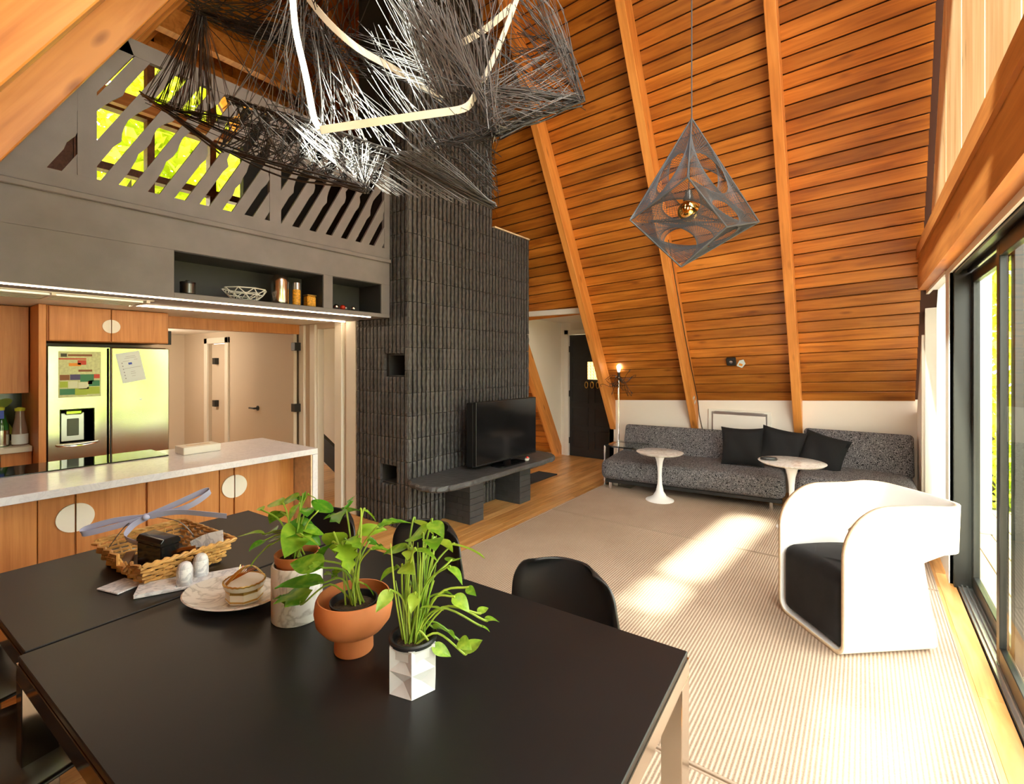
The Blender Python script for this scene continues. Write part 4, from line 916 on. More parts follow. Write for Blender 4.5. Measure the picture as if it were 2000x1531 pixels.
# ================================================================ SOFA
def bev(o, w, s=4):
    md = o.modifiers.new('bevel', 'BEVEL'); md.width = w; md.segments = s; md.limit_method = 'ANGLE'
    for p in o.data.polygons: p.use_smooth = True
    return o
def puffy(name, x0, x1, y0, y1, z0, z1, r, matl, parent, crown=0.02, nx=14, ny=10):
    # rounded upholstered block
    b = bmesh.new(); bmesh.ops.create_cube(b, size=1.0)
    for v in b.verts: v.co = Vector(((x0+x1)/2 + v.co.x*(x1-x0), (y0+y1)/2 + v.co.y*(y1-y0), (z0+z1)/2 + v.co.z*(z1-z0)))
    bmesh.ops.bevel(b, geom=list(b.edges), offset=r, segments=4, profile=0.5, affect='EDGES')
    bmesh.ops.subdivide_edges(b, edges=[e for e in b.edges if e.calc_length() > (x1-x0)*0.4], cuts=nx)
    bmesh.ops.triangulate(b, faces=[f for f in b.faces if len(f.verts) > 4])
    bmesh.ops.subdivide_edges(b, edges=[e for e in b.edges if e.calc_length() > 0.2], cuts=3, use_grid_fill=True)
    for v in b.verts:
        u = (v.co.x-x0)/(x1-x0); w = (v.co.y-y0)/(y1-y0); t = (v.co.z-z0)/(z1-z0)
        v.co.z += crown*max(0, t-0.4)*math.sin(math.pi*min(max(u,0),1))**0.5*math.sin(math.pi*min(max(w,0),1))**0.7
    me = bpy.data.meshes.new(name); b.to_mesh(me); b.free(); me.materials.append(matl)
    for p in me.polygons: p.use_smooth = True
    return link(name, me, parent)
sf = empty('patterned_sofa', 'long low sofa in black and white squiggle fabric under the plank slope', 'sofa', (-2.53, 5.22, 0), math.radians(7))
puffy('seat', 0, 1.93, 0, 0.86, 0.135, 0.365, 0.075, SOFA, sf, 0.03)
def backrest(parent, x0, x1, y0, zb, zt, lean=0.17, th=0.13, r=0.045):
    o = puffy('backrest', x0, x1, 0, th, 0, zt-zb, r, SOFA, parent, 0.0)
    o.location = (0, y0, zb); o.rotation_euler = (-math.atan2(lean, zt-zb), 0, 0); return o
bk = backrest(sf, 0.06, 1.90, 0.70, 0.33, 0.745)
for xx in (0.40, 0.86, 1.32): build(MB().sphere((xx, -0.004, 0.22), 0.016, 12, 8, sz=1), 'button', SOFA, bk, True)
build(MB().cbox(0.05, 1.90, 0.06, 0.80, 0.095, 0.135, 0.004), 'base_frame', BLACKM, sf)
for (xx, yy) in ((0.10, 0.10), (1.80, 0.10), (0.10, 0.76), (1.80, 0.76)): build(MB().tube([(xx, yy, 0.013), (xx, yy, 0.10)], 0.019, 14), 'leg', CHROME, sf, True)
s2 = empty('sofa_daybed', 'deep sofa section in squiggle fabric in the corner by the glass wall', 'sofa', (-0.56, 5.42, 0))
puffy('seat', 0, 0.98, 0, 0.90, 0.15, 0.40, 0.09, SOFA, s2, 0.05)
backrest(s2, 0.03, 0.98, 0.72, 0.375, 0.815, 0.10, 0.12, 0.04)
build(MB().cbox(0.04, 0.94, 0.05, 0.84, 0.10, 0.15, 0.004), 'base_frame', BLACKM, s2)
for (xx, yy) in ((0.10, 0.10), (0.86, 0.10), (0.10, 0.78), (0.86, 0.78)): build(MB().tube([(xx, yy, 0.013 if yy < 0.3 else 0.0), (xx, yy, 0.11)], 0.018, 14), 'leg', CHROME, s2, True)
def pillow(label, loc, size, rx, rz, ry=0.0):
    n = 14; A, B = [], []; r = random.Random(int(loc[0]*1000))
    for i in range(n+1):
        ra, rb_ = [], []
        for j in range(n+1):
            u, v = 2*i/n-1, 2*j/n-1
            pin = 1 - 0.07*(u*u*(1-v*v) + v*v*(1-u*u)) * 1.4
            t = max(0, (1-u**4)*(1-v**4))**0.55
            w = 0.012*math.sin(5*u+3*v+loc[0]*9) * t
            x, z = u*size/2*(1-0.09*(1-v*v)*abs(u)), v*size/2*(1-0.09*(1-u*u)*abs(v))
            ra.append((x, -0.065*t+w, z)); rb_.append((x, 0.065*t+w, z))
        A.append(ra); B.append(rb_)
    m = MB(); m.grid(A); m.grid([row[::-1] for row in B]); o = build(m, 'throw_pillow', PILLOW, None, True, weld=True)
    o.location = loc; o.rotation_euler = (rx, ry, rz); tag(o, label, 'pillow', 'black throw pillows on the sofa')
pillow('black square throw pillow, leftmost on the sofa', (-1.09, 5.86, 0.585), 0.44, -0.34, 0.14, -0.02)
pillow('black throw pillow in the middle, overlapping its neighbours', (-0.715, 5.93, 0.600), 0.43, -0.36, 0.05, 0.16)
pillow('black throw pillow slumped rightmost over the sofa join', (-0.335, 5.97, 0.585), 0.42, -0.55, -0.1, 0.24)

# tulip tables
def tulip(label, x, y, h, r, rb_):
    t = empty('tulip_table', label, 'table', (x, y, 0.0125))
    build(MB().lathe([(rb_, 0.0), (rb_, 0.006), (rb_*0.82, 0.018), (rb_*0.5, 0.045), (rb_*0.28, 0.10), (rb_*0.17, 0.18), (0.021, h*0.5), (0.024, h*0.64), (0.034, h*0.78), (0.055, h*0.90), (0.078, h-0.035)], n=40), 'pedestal', WHITELAQ, t, True)
    build(MB().lathe([(0.075, h-0.040), (r*0.93, h-0.030), (r, h-0.014), (r, h-0.013), (r*0.985, h-0.012), (1e-5, h-0.012)], n=56), 'table_top', TULIPTOP, t, True)
tulip('smaller white marble tulip table in front of the sofa', -1.80, 5.20, 0.545, 0.25, 0.15)
tulip('larger white tulip table behind the white armchair, in sunlight', -0.52, 5.02, 0.625, 0.275, 0.125)
t = empty('sunglasses_case', 'small dark glasses case on the larger tulip table', 'case', (-0.70, 4.98, 0.628), 0.3)
build(MB().lathe([(0.05, 0), (0.054, 0.012), (0.045, 0.024), (1e-5, 0.028)], n=20, sx=1.4, sy=0.6), 'case_body', BLACKM, t, True); build(MB().lathe([(0.0555, 0.011), (0.0555, 0.014)], n=20, sx=1.4, sy=0.6), 'seam', DARKSTEEL, t)
# glass side table over the sofa end
t = empty('glass_side_table', 'chrome side table with square glass top over the left sofa end', 'table', (-2.60, 5.46, 0.013))
build(MB().prism(rounded_rect(0.42, 0.44, 0.02, 4, 0.22, 0.22), 'z', 0.485, 0.496), 'glass_top', CLEAR, t)
build(MB().box(0.02, 0.42, 0.01, 0.025, 0.47, 0.485).box(0.02, 0.42, 0.415, 0.43, 0.47, 0.485).box(0.005, 0.02, 0.01, 0.43, 0.47, 0.485), 'top_frame', CHROME, t)
for yy in (0.018, 0.422): build(MB().tube([(0.012, yy, 0.0), (0.012, yy, 0.48)], 0.011, 12), 'leg', CHROME, t, True)
build(MB().cbox(0.0, 0.36, 0.0, 0.44, -0.0, 0.012, 0.003), 'base_plate', CLEAR, t)
# floor lamp with wire arms
fl = empty('floor_lamp', 'chrome floor lamp with bare bulb and curling wire arms beside the sofa', 'lamp', (-2.69, 6.13, 0))
build(MB().lathe([(0.12, 0), (0.12, 0.012), (0.02, 0.02)], n=32), 'base', CHROME, fl, True); build(MB().tube([(0, 0, 0.015), (0, 0, 1.34)], 0.010, 12), 'pole', CHROME, fl, True)
build(MB().lathe([(0.018, 1.33), (0.018, 1.395), (0.015, 1.40)], n=16).sphere((0.03, -0.02, 1.30), 0.022, 12, 8), 'socket', BLACKM, fl, True)
build(MB().lathe([(0.013, 1.40), (0.017, 1.42), (0.028, 1.455), (0.029, 1.475), (0.02, 1.497), (1e-5, 1.503)], n=20), 'bulb', BULBON, fl, True)
rl = random.Random(21)
for k in range(20):
    a = 2*math.pi*k/20 + rl.uniform(-.1, .1); el = rl.uniform(-0.9, 0.55); L = rl.uniform(0.17, 0.30); c, s = math.cos(a), math.sin(a)
    p = [(0, 0, 1.29)]
    for q in range(1, 7):
        d = L*q/6; p.append((c*d*math.cos(el) + rl.uniform(-.008, .008), s*d*math.cos(el)*0.75, 1.29 + d*math.sin(el) + 0.05*math.sin(q*0.8)*(1 if k % 2 else -1)))
    p.append((p[-1][0]*0.94, p[-1][1]*0.94, p[-1][2] + (0.03 if k % 2 else -0.03)))
    build(MB().tube(catmull(p, 3), 0.0032, 5), 'wire_arm', WIRE, fl, True)
# wall heater, controller, cards, butterflies, cable
ht = empty('wall_heater', 'white louvred panel heater on the knee wall behind the sofa', 'heater', (-1.23, 6.43, 0.55))
build(MB().cbox(-0.36, 0.36, -0.03, 0, 0, 0.39, 0.006), 'body', CREAM, ht); build(MB().box(-0.315, 0.315, -0.034, -0.03, 0.0, 0.36), 'recess', ALUGREY, ht); build(MB().cbox(-0.30, 0.30, -0.044, -0.035, 0.02, 0.33, 0.004), 'front_panel', WHITETRIM, ht)
for k in range(4): build(MB().box(-0.28, 0.28, -0.041, -0.036, 0.342+k*0.008, 0.346+k*0.008), 'louvre', ALUGREY, ht)
def on_roof(o, x, s, lift, spin=0.0):
    M = Matrix((UR, VR, NR)).transposed().to_4x4(); M.translation = roof_pt(x, s) + NR*lift; o.matrix_world = M @ Matrix.Rotation(spin, 4, 'Z'); return o
t = empty('wall_camera', 'small black camera box fixed to the plank slope above the sofa', 'camera')
build(MB().cbox(-0.055, 0.05, -0.045, 0.05, 0, 0.05, 0.008), 'housing', BLACKM, t); build(MB().lathe([(0.018, 0.05), (0.018, 0.056), (1e-5, 0.057)], c=(0, 0.01, 0), n=16), 'lens', CHROME, t, True); on_roof(t, -1.255, 0.58, 0.0)
t = build(MB().prism([(-0.035, -0.05), (0.03, -0.05), (0.042, 0.02), (0.0, 0.062), (-0.035, 0.03)], 'z', 0, 0.002), 'note_card', PAPER); tag(t, 'small torn note card pinned beside the black camera box', 'card'); on_roof(t, -1.155, 0.535, 0.004, -0.5)
build(MB().box(-0.02, 0.02, -0.03, 0.0, 0.002, 0.003), 'print', PR['orange'], t)
bf = empty('paper_butterflies', 'white paper butterflies stuck on the second rafter', 'decoration'); bfm = Matrix((VR, NR.cross(VR), NR)).transposed().to_4x4(); bfm.translation = Vector((-1.716, 6.43, zk(-1.7))) + VR*0.08 + NR*0.15; bf.matrix_world = bfm
for (s, d) in ((0.0, 0.0), (0.075, 0.015)):
    for k in (-1, 1): build(MB().prism([(s + 0.02*math.cos(q*0.6) , d + k*0.018 + 0.014*math.sin(q*0.6)) for q in range(10)], 'y', 0.0, 0.0015), 'wing', PAPER, bf)
cb_ = MB().tube(catmull([roof_pt(-1.716, 2.2)+NR*0.12, roof_pt(-1.715, 1.0)+NR*0.11, roof_pt(-1.71, 0.1)+NR*0.05, Vector((-1.70, 6.41, 0.85)), Vector((-1.62, 6.40, 0.5))], 6), 0.005, 6)
tag(build(cb_, 'rafter_cable', BLACKM, None, True), 'thin dark cable running down the second rafter', 'cable')

# ================================================================ WHITE ARMCHAIR (bent shell)
ac = empty('bent_armchair', 'white bent-shell armchair with a black cushion beside the sliding doors', 'armchair', (-0.08, 2.96, 0.024), math.atan2(0.66, 0.75))
# local: +X runs back from the front edge, +Y to the chair's other side
W_, T_ = 0.50, 0.022
def ztop(a): return 0.50 + 0.262*math.sqrt(max(0, 1 - (max(0, 0.26-a)/0.26)**2)) if a < 0.26 else 0.762
na = 22; A_ = [0.44*(k/na)**1.9 for k in range(na+1)]; zc = 0.47
def back_edge(z): return 0.53 - 0.20*z if z < 0.36 else 0.458 - (z-0.36)*0.16
m = MB(); rows = []
sec = []; rad = 0.065
for k in range(7): sec.append((0.0, zc - (zc-rad)*k/6))
for k in range(1, 6): q = math.pi/2*k/6; sec.append((rad - rad*math.cos(q), rad - rad*math.sin(q)))
for k in range(0, 7): sec.append((rad + (W_-2*rad)*k/6, 0.0))
for k in range(1, 6): q = math.pi/2*k/6; sec.append((W_-rad + rad*math.sin(q), rad - rad*math.cos(q)))
for k in range(0, 7): sec.append((W_, rad + (zc-rad)*k/6))
G = [[(A_[i]/0.44*back_edge(z), b, z) for i in range(na+1)] for (b, z) in sec]
m.grid(G)
e0 = back_edge(zc)
# upper band: plan path from the right front round the back to the left front
path = [(A_[i]/0.44*e0, 0.0) for i in range(na+1)]; rc_ = 0.10; DB = 0.66
path += [(e0 + (DB-rc_-e0)*k/4, -0.03*k/4) for k in range(1, 5)]
cx, cy = DB-rc_, rc_-0.03
path += [(cx + rc_*math.sin(q), cy - rc_*math.cos(q)) for q in [math.pi/2*k/6 for k in range(1, 7)]]
half = list(path); n_half = len(half)
path += [(DB+0.012*math.sin(math.pi*k/6), cy + (W_-2*cy)*k/6) for k in range(1, 6)]
path += [(a, W_-b) for a, b in half[::-1]]
nz = 8; G2 = []
for idx, (a, b) in enumerate(path):
    onside = idx <= na or idx >= len(path)-1-na
    zt = ztop(a); zb = zc if onside else zc + min(0.05, 0.5*(a-e0))
    col = []
    for j in range(nz+1):
        z = zb + (zt-zb)*j/nz; fl_ = 0.10*(z-zc)*max(0, a-0.2); col.append((a + fl_, b + (0.0 if not onside else 0.0), z))
    G2.append(col)
m.grid(G2)
sh = build(m, 'shell', [WHITELAQ, PLYEDGE], ac, True, weld=True)
md = sh.modifiers.new('solid', 'SOLIDIFY'); md.thickness = T_; md.offset = 0.0; md.material_offset_rim = 1
cu = puffy('cushion', 0.004, 0.44, 0.013, W_-0.013, 0.014, 0.40, 0.055, VELVET, ac, 0.06)

# ================================================================ DINING TABLES
def dining(label, cx, cy, L, D, rz):
    t = empty('dining_table', label, 'table', (cx, cy, 0), rz)
    build(MB().cbox(-L/2+.003, L/2-.003, -D/2+.003, D/2-.003, 0.722, 0.74, 0.002), 'table_top', TABLETOP, t)
    ap = MB(); ap.box(-L/2, L/2, -D/2, -D/2+.028, 0.675, 0.7215); ap.box(-L/2, L/2, D/2-.028, D/2, 0.675, 0.7215); ap.box(-L/2, -L/2+.028, -D/2+.028, D/2-.028, 0.675, 0.7215); ap.box(L/2-.028, L/2, -D/2+.028, D/2-.028, 0.675, 0.7215)
    build(ap, 'apron', TABLEEDGE, t)
    for sx in (-1, 1):
        for sy in (-1, 1): build(MB().cbox(sx*(L/2)-(0.055 if sx > 0 else 0), sx*(L/2)+(0 if sx > 0 else 0.055), sy*(D/2)-(0.075 if sy > 0 else 0), sy*(D/2)+(0 if sy > 0 else 0.075), 0.0126 if cx > -2 or sx > 0 else 0.0, 0.675, 0.002), 'leg', TABLEEDGE, t)
rt = math.radians(2.6)
dining('long black dining table with chrome legs, nearest the camera', -1.108, 0.790, 1.500, 1.03, rt)
dining('shorter black table pushed against the left end of the dining table', -2.245, 0.738, 0.765, 1.00, rt)
# ---------------------------------------------------------------- shell chairs
def shell_chair(label, x, y, rz):
    t = empty('dining_chair', label, 'chair', (x, y, 0.0126 if x > -2.2 else 0), rz, 'black shell chairs around the dining table')
    prof = [(-0.215, 0.432), (-0.20, 0.452), (-0.13, 0.447), (-0.02, 0.434), (0.08, 0.430), (0.15, 0.448), (0.19, 0.50), (0.212, 0.57), (0.228, 0.65), (0.243, 0.72), (0.252, 0.765), (0.256, 0.788)]
    hw = [0.16, 0.20, 0.222, 0.232, 0.234, 0.232, 0.228, 0.222, 0.214, 0.200, 0.170, 0.115]; pf = catmull([(0, a, b) for a, b in prof], 3); hf = [p.x for p in catmull([(h, 0, 0) for h in hw], 3)]
    G = []
    for k, p in enumerate(pf):
        u_ = k/(len(pf)-1); row = []
        for j in range(15):
            u = 2*j/14-1; cu_ = abs(u)**2.4
            seat = max(0, 1-u_*1.9); bk_ = max(0, (u_-0.40)/0.6)
            row.append((u*hf[k], p.y - 0.085*cu_*min(1, bk_*1.6), p.z + 0.055*cu_*(0.45 + 0.55*(1-abs(2*u_-0.8))) * (1-0.9*bk_)))
        G.append(row)
    o = build(MB().grid(G), 'seat_shell', SHELL, t, True); md = o.modifiers.new('solid', 'SOLIDIFY'); md.thickness = 0.009; md.offset = 0
    for sx in (-1, 1):
        for sy in (-1, 1): build(MB().tube([(sx*0.10, sy*0.09, 0.425), (sx*0.21, sy*0.20, 0.0)], 0.0075, 8), 'leg', BLACKM, t, True)
    br = MB()
    for sx in (-1, 1): br.tube([(sx*0.155, -0.145, 0.21), (-sx*0.155, 0.145, 0.21)], 0.005, 6)
    br.tube([(0.10, 0.09, 0.42), (-0.10, 0.09, 0.42), (-0.10, -0.09, 0.42), (0.10, -0.09, 0.42)], 0.006, 6, closed=True)
    build(br, 'brace', BLACKM, t); return t
shell_chair('black shell chair at the rug side of the table, nearest its right end', -0.855, 1.30, 0.0)
shell_chair('black shell chair behind the potted plants on the rug side', -1.56, 1.32, 0.02)
shell_chair('black shell chair behind the marble pot, nearest the kitchen island', -2.07, 1.16, 0.10)
shell_chair('black shell chair at the near side, seat showing in the lower left corner', -1.83, 0.13, math.pi)
shell_chair('black shell chair at the near side of the shorter table, at the left frame edge', -2.36, 0.13, math.pi)
# ================================================================ PLANTS ON THE TABLE
ZT = 0.741
LV1 = [(-1.522, 0.736, 1.074, 0.037), (-1.497, 0.771, 1.087, 0.062), (-1.467, 0.8, 1.097, 0.062), (-1.451, 0.832, 1.102, 0.053), (-1.401, 0.841, 1.107, 0.042), (-1.514, 0.783, 1.042, 0.059), (-1.374, 0.763, 1.09, 0.052), (-1.388, 0.813, 1.074, 0.06), (-1.394, 0.874, 1.073, 0.086), (-1.541, 0.725, 0.997, 0.061), (-1.525, 0.772, 0.992, 0.059), (-1.462, 0.711, 0.961, 0.065), (-1.442, 0.773, 1.003, 0.119), (-1.392, 0.78, 1.005, 0.117), (-1.405, 0.811, 1.003, 0.096), (-1.385, 0.83, 1.008, 0.058), (-1.334, 0.791, 1.004, 0.055), (-1.483, 0.709, 0.98, 0.044)]
LV2 = [(-1.135, 0.76, 1.134, 0.111), (-1.164, 0.826, 1.116, 0.087), (-1.114, 0.842, 1.106, 0.043), (-1.017, 0.831, 1.103, 0.075), (-1.197, 0.785, 1.034, 0.079), (-1.108, 0.76, 1.026, 0.082), (-1.2, 0.758, 1.015, 0.071), (-1.189, 0.699, 0.997, 0.082), (-1.156, 0.707, 0.999, 0.054), (-1.299, 0.72, 0.877, 0.131), (-1.208, 0.697, 0.946, 0.096), (-1.105, 0.774, 1.053, 0.062), (-1.122, 0.866, 1.017, 0.062), (-1.124, 0.849, 1.058, 0.065), (-1.049, 0.824, 1.029, 0.05), (-1.205, 0.802, 0.936, 0.044), (-1.097, 0.824, 0.911, 0.037), (-1.192, 0.772, 0.941, 0.043)]
LV3 = [(-0.818, 0.807, 1.141, 0.046), (-0.902, 0.845, 1.118, 0.044), (-0.898, 0.814, 1.103, 0.054), (-0.815, 0.913, 1.06, 0.063), (-0.86, 0.87, 1.075, 0.049), (-0.831, 0.81, 1.103, 0.044), (-0.883, 0.78, 1.073, 0.042), (-0.873, 0.761, 1.044, 0.041), (-0.834, 0.787, 1.082, 0.041), (-0.849, 0.765, 0.973, 0.036), (-0.835, 0.807, 0.945, 0.039), (-0.833, 0.85, 0.872, 0.048), (-0.898, 0.72, 0.98, 0.038), (-0.826, 0.865, 0.956, 0.033), (-0.781, 0.852, 0.954, 0.035), (-0.76, 0.863, 0.983, 0.025), (-0.794, 0.908, 0.818, 0.044), (-0.786, 0.868, 0.844, 0.028), (-0.818, 0.822, 0.839, 0.035), (-0.748, 0.896, 0.926, 0.023), (-0.747, 0.927, 0.89, 0.026), (-0.715, 0.862, 0.91, 0.019), (-0.843, 0.894, 1.03, 0.042), (-0.767, 0.82, 1.039, 0.034), (-0.942, 0.79, 1.065, 0.049), (-0.963, 0.787, 1.004, 0.036)]
CH = {'a': (-2.25, 0.828, 3.01), 'b': (-2.436, 0.691, 2.655), 'b2': (-2.228, 0.72, 2.537), 'c': (-1.952, 0.799, 2.407), 'd': (-1.871, 0.797, 2.495), 'd0': (-1.699, 0.86, 2.431), 'e': (-1.297, 1.057, 2.241), 'g': (-1.046, 1.316, 2.083), 'h': (-0.818, 1.534, 2.479), 'i': (-0.964, 1.649, 2.829), 'i2': (-1.081, 1.688, 3.182), 'j': (-1.096, 1.49, 2.958), 'k': (-1.655, 0.893, 2.897), 'k2': (-1.42, 1.066, 2.934), 'l': (-1.077, 1.269, 2.499), 'm': (-1.868, 0.761, 2.303), 'm2': (-1.677, 0.877, 2.236), 'n': (-1.326, 0.986, 2.101), 'o': (-1.177, 1.121, 2.253), 'p': (-1.747, 1.26, 2.782), 'q': (-2.387, 0.789, 3.157), 'r': (-1.973, 1.031, 2.881), 's': (-1.809, 1.152, 2.924), 't': (-1.002, 1.274, 2.307), 'u': (-1.188, 1.298, 2.787), 'v': (-1.213, 1.218, 2.477), 'x': (-1.155, 1.571, 2.763)}
ST = [[(-1.563, 0.861, 2.816), (-1.533, 0.859, 2.645), (-1.486, 0.868, 2.478), (-1.447, 0.872, 2.335), (-1.421, 0.879, 2.29)], [(-1.421, 0.879, 2.287), (-1.303, 0.978, 2.315), (-1.184, 1.116, 2.363), (-1.107, 1.222, 2.405), (-1.09, 1.259, 2.455), (-1.087, 1.286, 2.502), (-1.079, 1.366, 2.658), (-1.07, 1.423, 2.789), (-1.064, 1.514, 2.998)], [(-1.706, 0.98, 2.939), (-1.628, 1.037, 2.819), (-1.551, 1.118, 2.73), (-1.457, 1.213, 2.664), (-1.332, 1.354, 2.567)], [(-1.29, 1.41, 2.803), (-1.221, 1.486, 2.878), (-1.155, 1.571, 2.989)]]
PE = {'A': (-0.796, 2.841, 2.943), 'L': (-1.118, 2.715, 2.382), 'R': (-0.493, 3.138, 2.364), 'B': (-0.859, 2.844, 2.093), 'C': (-0.753, 2.611, 2.523), 'D': (-0.601, 2.81, 2.277), 'O': (-0.799, 2.789, 2.396), 'Z': (-0.796, 2.841, 4.521)}
def leaf_mesh(seed, wide=0.42, lobes=False):
    r = random.Random(seed); n = 9; G = []
    for i in range(n+1):
        t = i/n; w = wide*math.sin(math.pi*min(1, t**0.75))**0.8 * (1 - 0.25*t)
        if i == n: w = 0.004
        if i == 0: w = 0.03
        row = []
        for j in range(-3, 4):
            u = j/3; ww = w
            if lobes and abs(j) == 3 and i % 2 == 0 and 1 < i < n: ww = w*0.55
            row.append((t + (0.05*abs(u) if lobes else 0), u*ww, 0.10*abs(u)*w*2 - 0.28*t*t + 0.03*math.sin(6*t+seed)*abs(u)))
        G.append(row)
    return MB().grid(G)
LM = {('a', s): leaf_mesh(s, 0.30 + 0.05*s).mesh('leaf', LEAF, True) for s in range(3)}
LM.update({('m', s): leaf_mesh(s+5, 0.40, True).mesh('leaf', LEAF, True) for s in range(2)})
LM.update({('c', s): leaf_mesh(s+9, 0.32 + 0.06*s).mesh('leaf', LEAF3, True) for s in range(3)})
def plant(t, base, leaves, kinds, seed, smat, droop=0.5, big=1.22):
    r = random.Random(seed); B = Vector(base)
    for i, (x, y, z, l) in enumerate(leaves):
        c = Vector((x, y, z)); out = Vector((c.x-B.x, c.y-B.y, 0)); hor = out.length
        d = (out.normalized() if hor > 0.01 else Vector((1, 0, 0)))
        ang = r.uniform(-0.9, 0.9); d = Matrix.Rotation(ang, 3, 'Z') @ d
        d = (d + Vector((0, 0, r.uniform(-droop, 0.35)))).normalized(); L = l*big
        p0 = c - d*L*0.45
        side = d.cross(Vector((0, 0, 1))).normalized(); up = side.cross(d).normalized()
        tilt = r.uniform(-0.7, 0.7); side2 = side*math.cos(tilt) + up*math.sin(tilt); up2 = side2.cross(d).normalized()
        if up2.z < 0: up2 = -up2; side2 = -side2
        kd = kinds[i % len(kinds)]; o = link('leaf', LM[kd], t)
        M = Matrix((d*L, side2*-L, up2*L)).transposed().to_4x4(); M.translation = p0 - Vector(t.location); o.matrix_local = M
        a = B + Vector((r.uniform(-.02, .02), r.uniform(-.02, .02), 0)); mid = a.lerp(p0, 0.5) + Vector((0, 0, 0.25*hor + 0.01)) - d*0.01
        pth = [q - Vector(t.location) for q in catmull([a, mid, p0, p0 + d*L*0.12], 5)]
        build(MB().tube(pth, [0.0026]*(len(pth)-3) + [0.002, 0.0016, 0.001], 5), 'stem', smat, t, True)
pA = (-1.42, 0.80); pB = (-1.13, 0.80); pC = (-0.89, 0.80)
t = empty('marble_planter', 'leafy plant in a terracotta pot sunk in a tall grey marble cylinder', 'potted plant', (*pA, ZT))
build(MB().lathe([(0.071, 0), (0.074, 0.004), (0.074, 0.162), (0.071, 0.168), (0.066, 0.168), (0.066, 0.13)], n=48), 'marble_cylinder', POTMARB, t, True)
build(MB().lathe([(0.055, 0.12), (0.060, 0.172), (0.064, 0.176), (0.066, 0.198), (0.062, 0.2), (0.058, 0.196), (0.056, 0.176)], n=40), 'terracotta_pot', TERRA, t, True)
build(MB().lathe([(0.058, 0.178), (0.03, 0.184), (1e-5, 0.186)], n=24), 'soil', SOIL, t)
plant(t, (*pA, ZT+0.185), LV1, [('a', 0), ('a', 1), ('a', 2)], 1, STEM)
t = empty('terracotta_planter', 'monstera in a footed terracotta bowl, middle of the three plants', 'potted plant', (*pB, ZT))
prof = [(0.050, 0), (0.052, 0.003), (0.051, 0.045), (0.056, 0.052), (0.080, 0.062), (0.098, 0.085), (0.1035, 0.115), (0.100, 0.140), (0.095, 0.150), (0.092, 0.150), (0.094, 0.138), (0.0965, 0.112), (0.09, 0.088), (0.07, 0.07)]
build(MB().lathe(prof, n=56), 'footed_bowl', TERRA, t, True)
build(MB().lathe([(0.050, 0.066), (0.061, 0.130), (0.064, 0.131), (0.064, 0.136), (0.060, 0.136), (0.057, 0.115)], n=36), 'nursery_pot', BLKPOT, t, True)
build(MB().lathe([(0.0575, 0.118), (0.03, 0.124), (1e-5, 0.126)], n=24), 'soil', SOIL, t)
plant(t, (*pB, ZT+0.125), LV2, [('m', 0), ('a', 2), ('m', 1)], 2, STEM, 0.8)
t = empty('faceted_planter', 'lime green plant in a white faceted hexagonal pot, rightmost on the table', 'potted plant', (*pC, ZT), 0.12)
R0, Hp = 0.062, 0.112; mm = MB(); ns = 6
def hexp(k, r, z): a = 2*math.pi*k/ns + 0.25; return (r*math.cos(a), r*math.sin(a), z)
for k in range(ns):
    for (z0, z1) in ((0.0, Hp/2), (Hp/2, Hp)):
        p = [hexp(k, R0, z0), hexp(k+1, R0, z0), hexp(k+1, R0, z1), hexp(k, R0, z1)]; c = hexp(k+0.5, R0*0.66, (z0+z1)/2); mm.add(p + [c], [(0,1,4), (1,2,4), (2,3,4), (3,0,4)])
    mm.add([hexp(k, R0, Hp), hexp(k+1, R0, Hp), hexp(k+1, R0-.006, Hp), hexp(k, R0-.006, Hp)], [(0,1,2,3)]); mm.add([hexp(k, R0-.006, Hp), hexp(k+1, R0-.006, Hp), hexp(k+1, R0-.006, Hp-.03), hexp(k, R0-.006, Hp-.03)], [(0,1,2,3)])
mm.add([hexp(k, R0, 0) for k in range(ns)], [tuple(range(ns))[::-1]])
build(mm, 'faceted_pot', POTWHITE, t)
build(MB().lathe([(0.03, 0.03), (0.038, 0.09), (0.049, 0.109), (0.0575, 0.110), (0.059, 0.118), (0.056, 0.122), (0.050, 0.120), (0.046, 0.104)], n=40), 'nursery_pot', BLKPOT, t, True)
build(MB().lathe([(0.049, 0.102), (0.025, 0.107), (1e-5, 0.108)], n=24), 'soil', SOIL, t)
t.rotation_euler = (0, 0, 0)
plant(t, (*pC, ZT+0.107), LV3, [('c', 0), ('c', 1), ('c', 2)], 3, STEM, 0.5, 1.5)
r3 = random.Random(6)
for k in range(22):
    a = Vector((r3.uniform(-.025, .025), r3.uniform(-.025, .025), 0.107)); tp = Vector((a.x*2.2 + r3.uniform(-.03, .05), a.y*2.2 + r3.uniform(-.04, .04), r3.uniform(0.24, 0.36)))
    build(MB().tube(catmull([a, a.lerp(tp, 0.5) + Vector((r3.uniform(-.012, .012), r3.uniform(-.012, .012), 0)), tp], 4), [0.0024]*7 + [0.0016, 0.001], 5), 'stem', STEM, t, True)

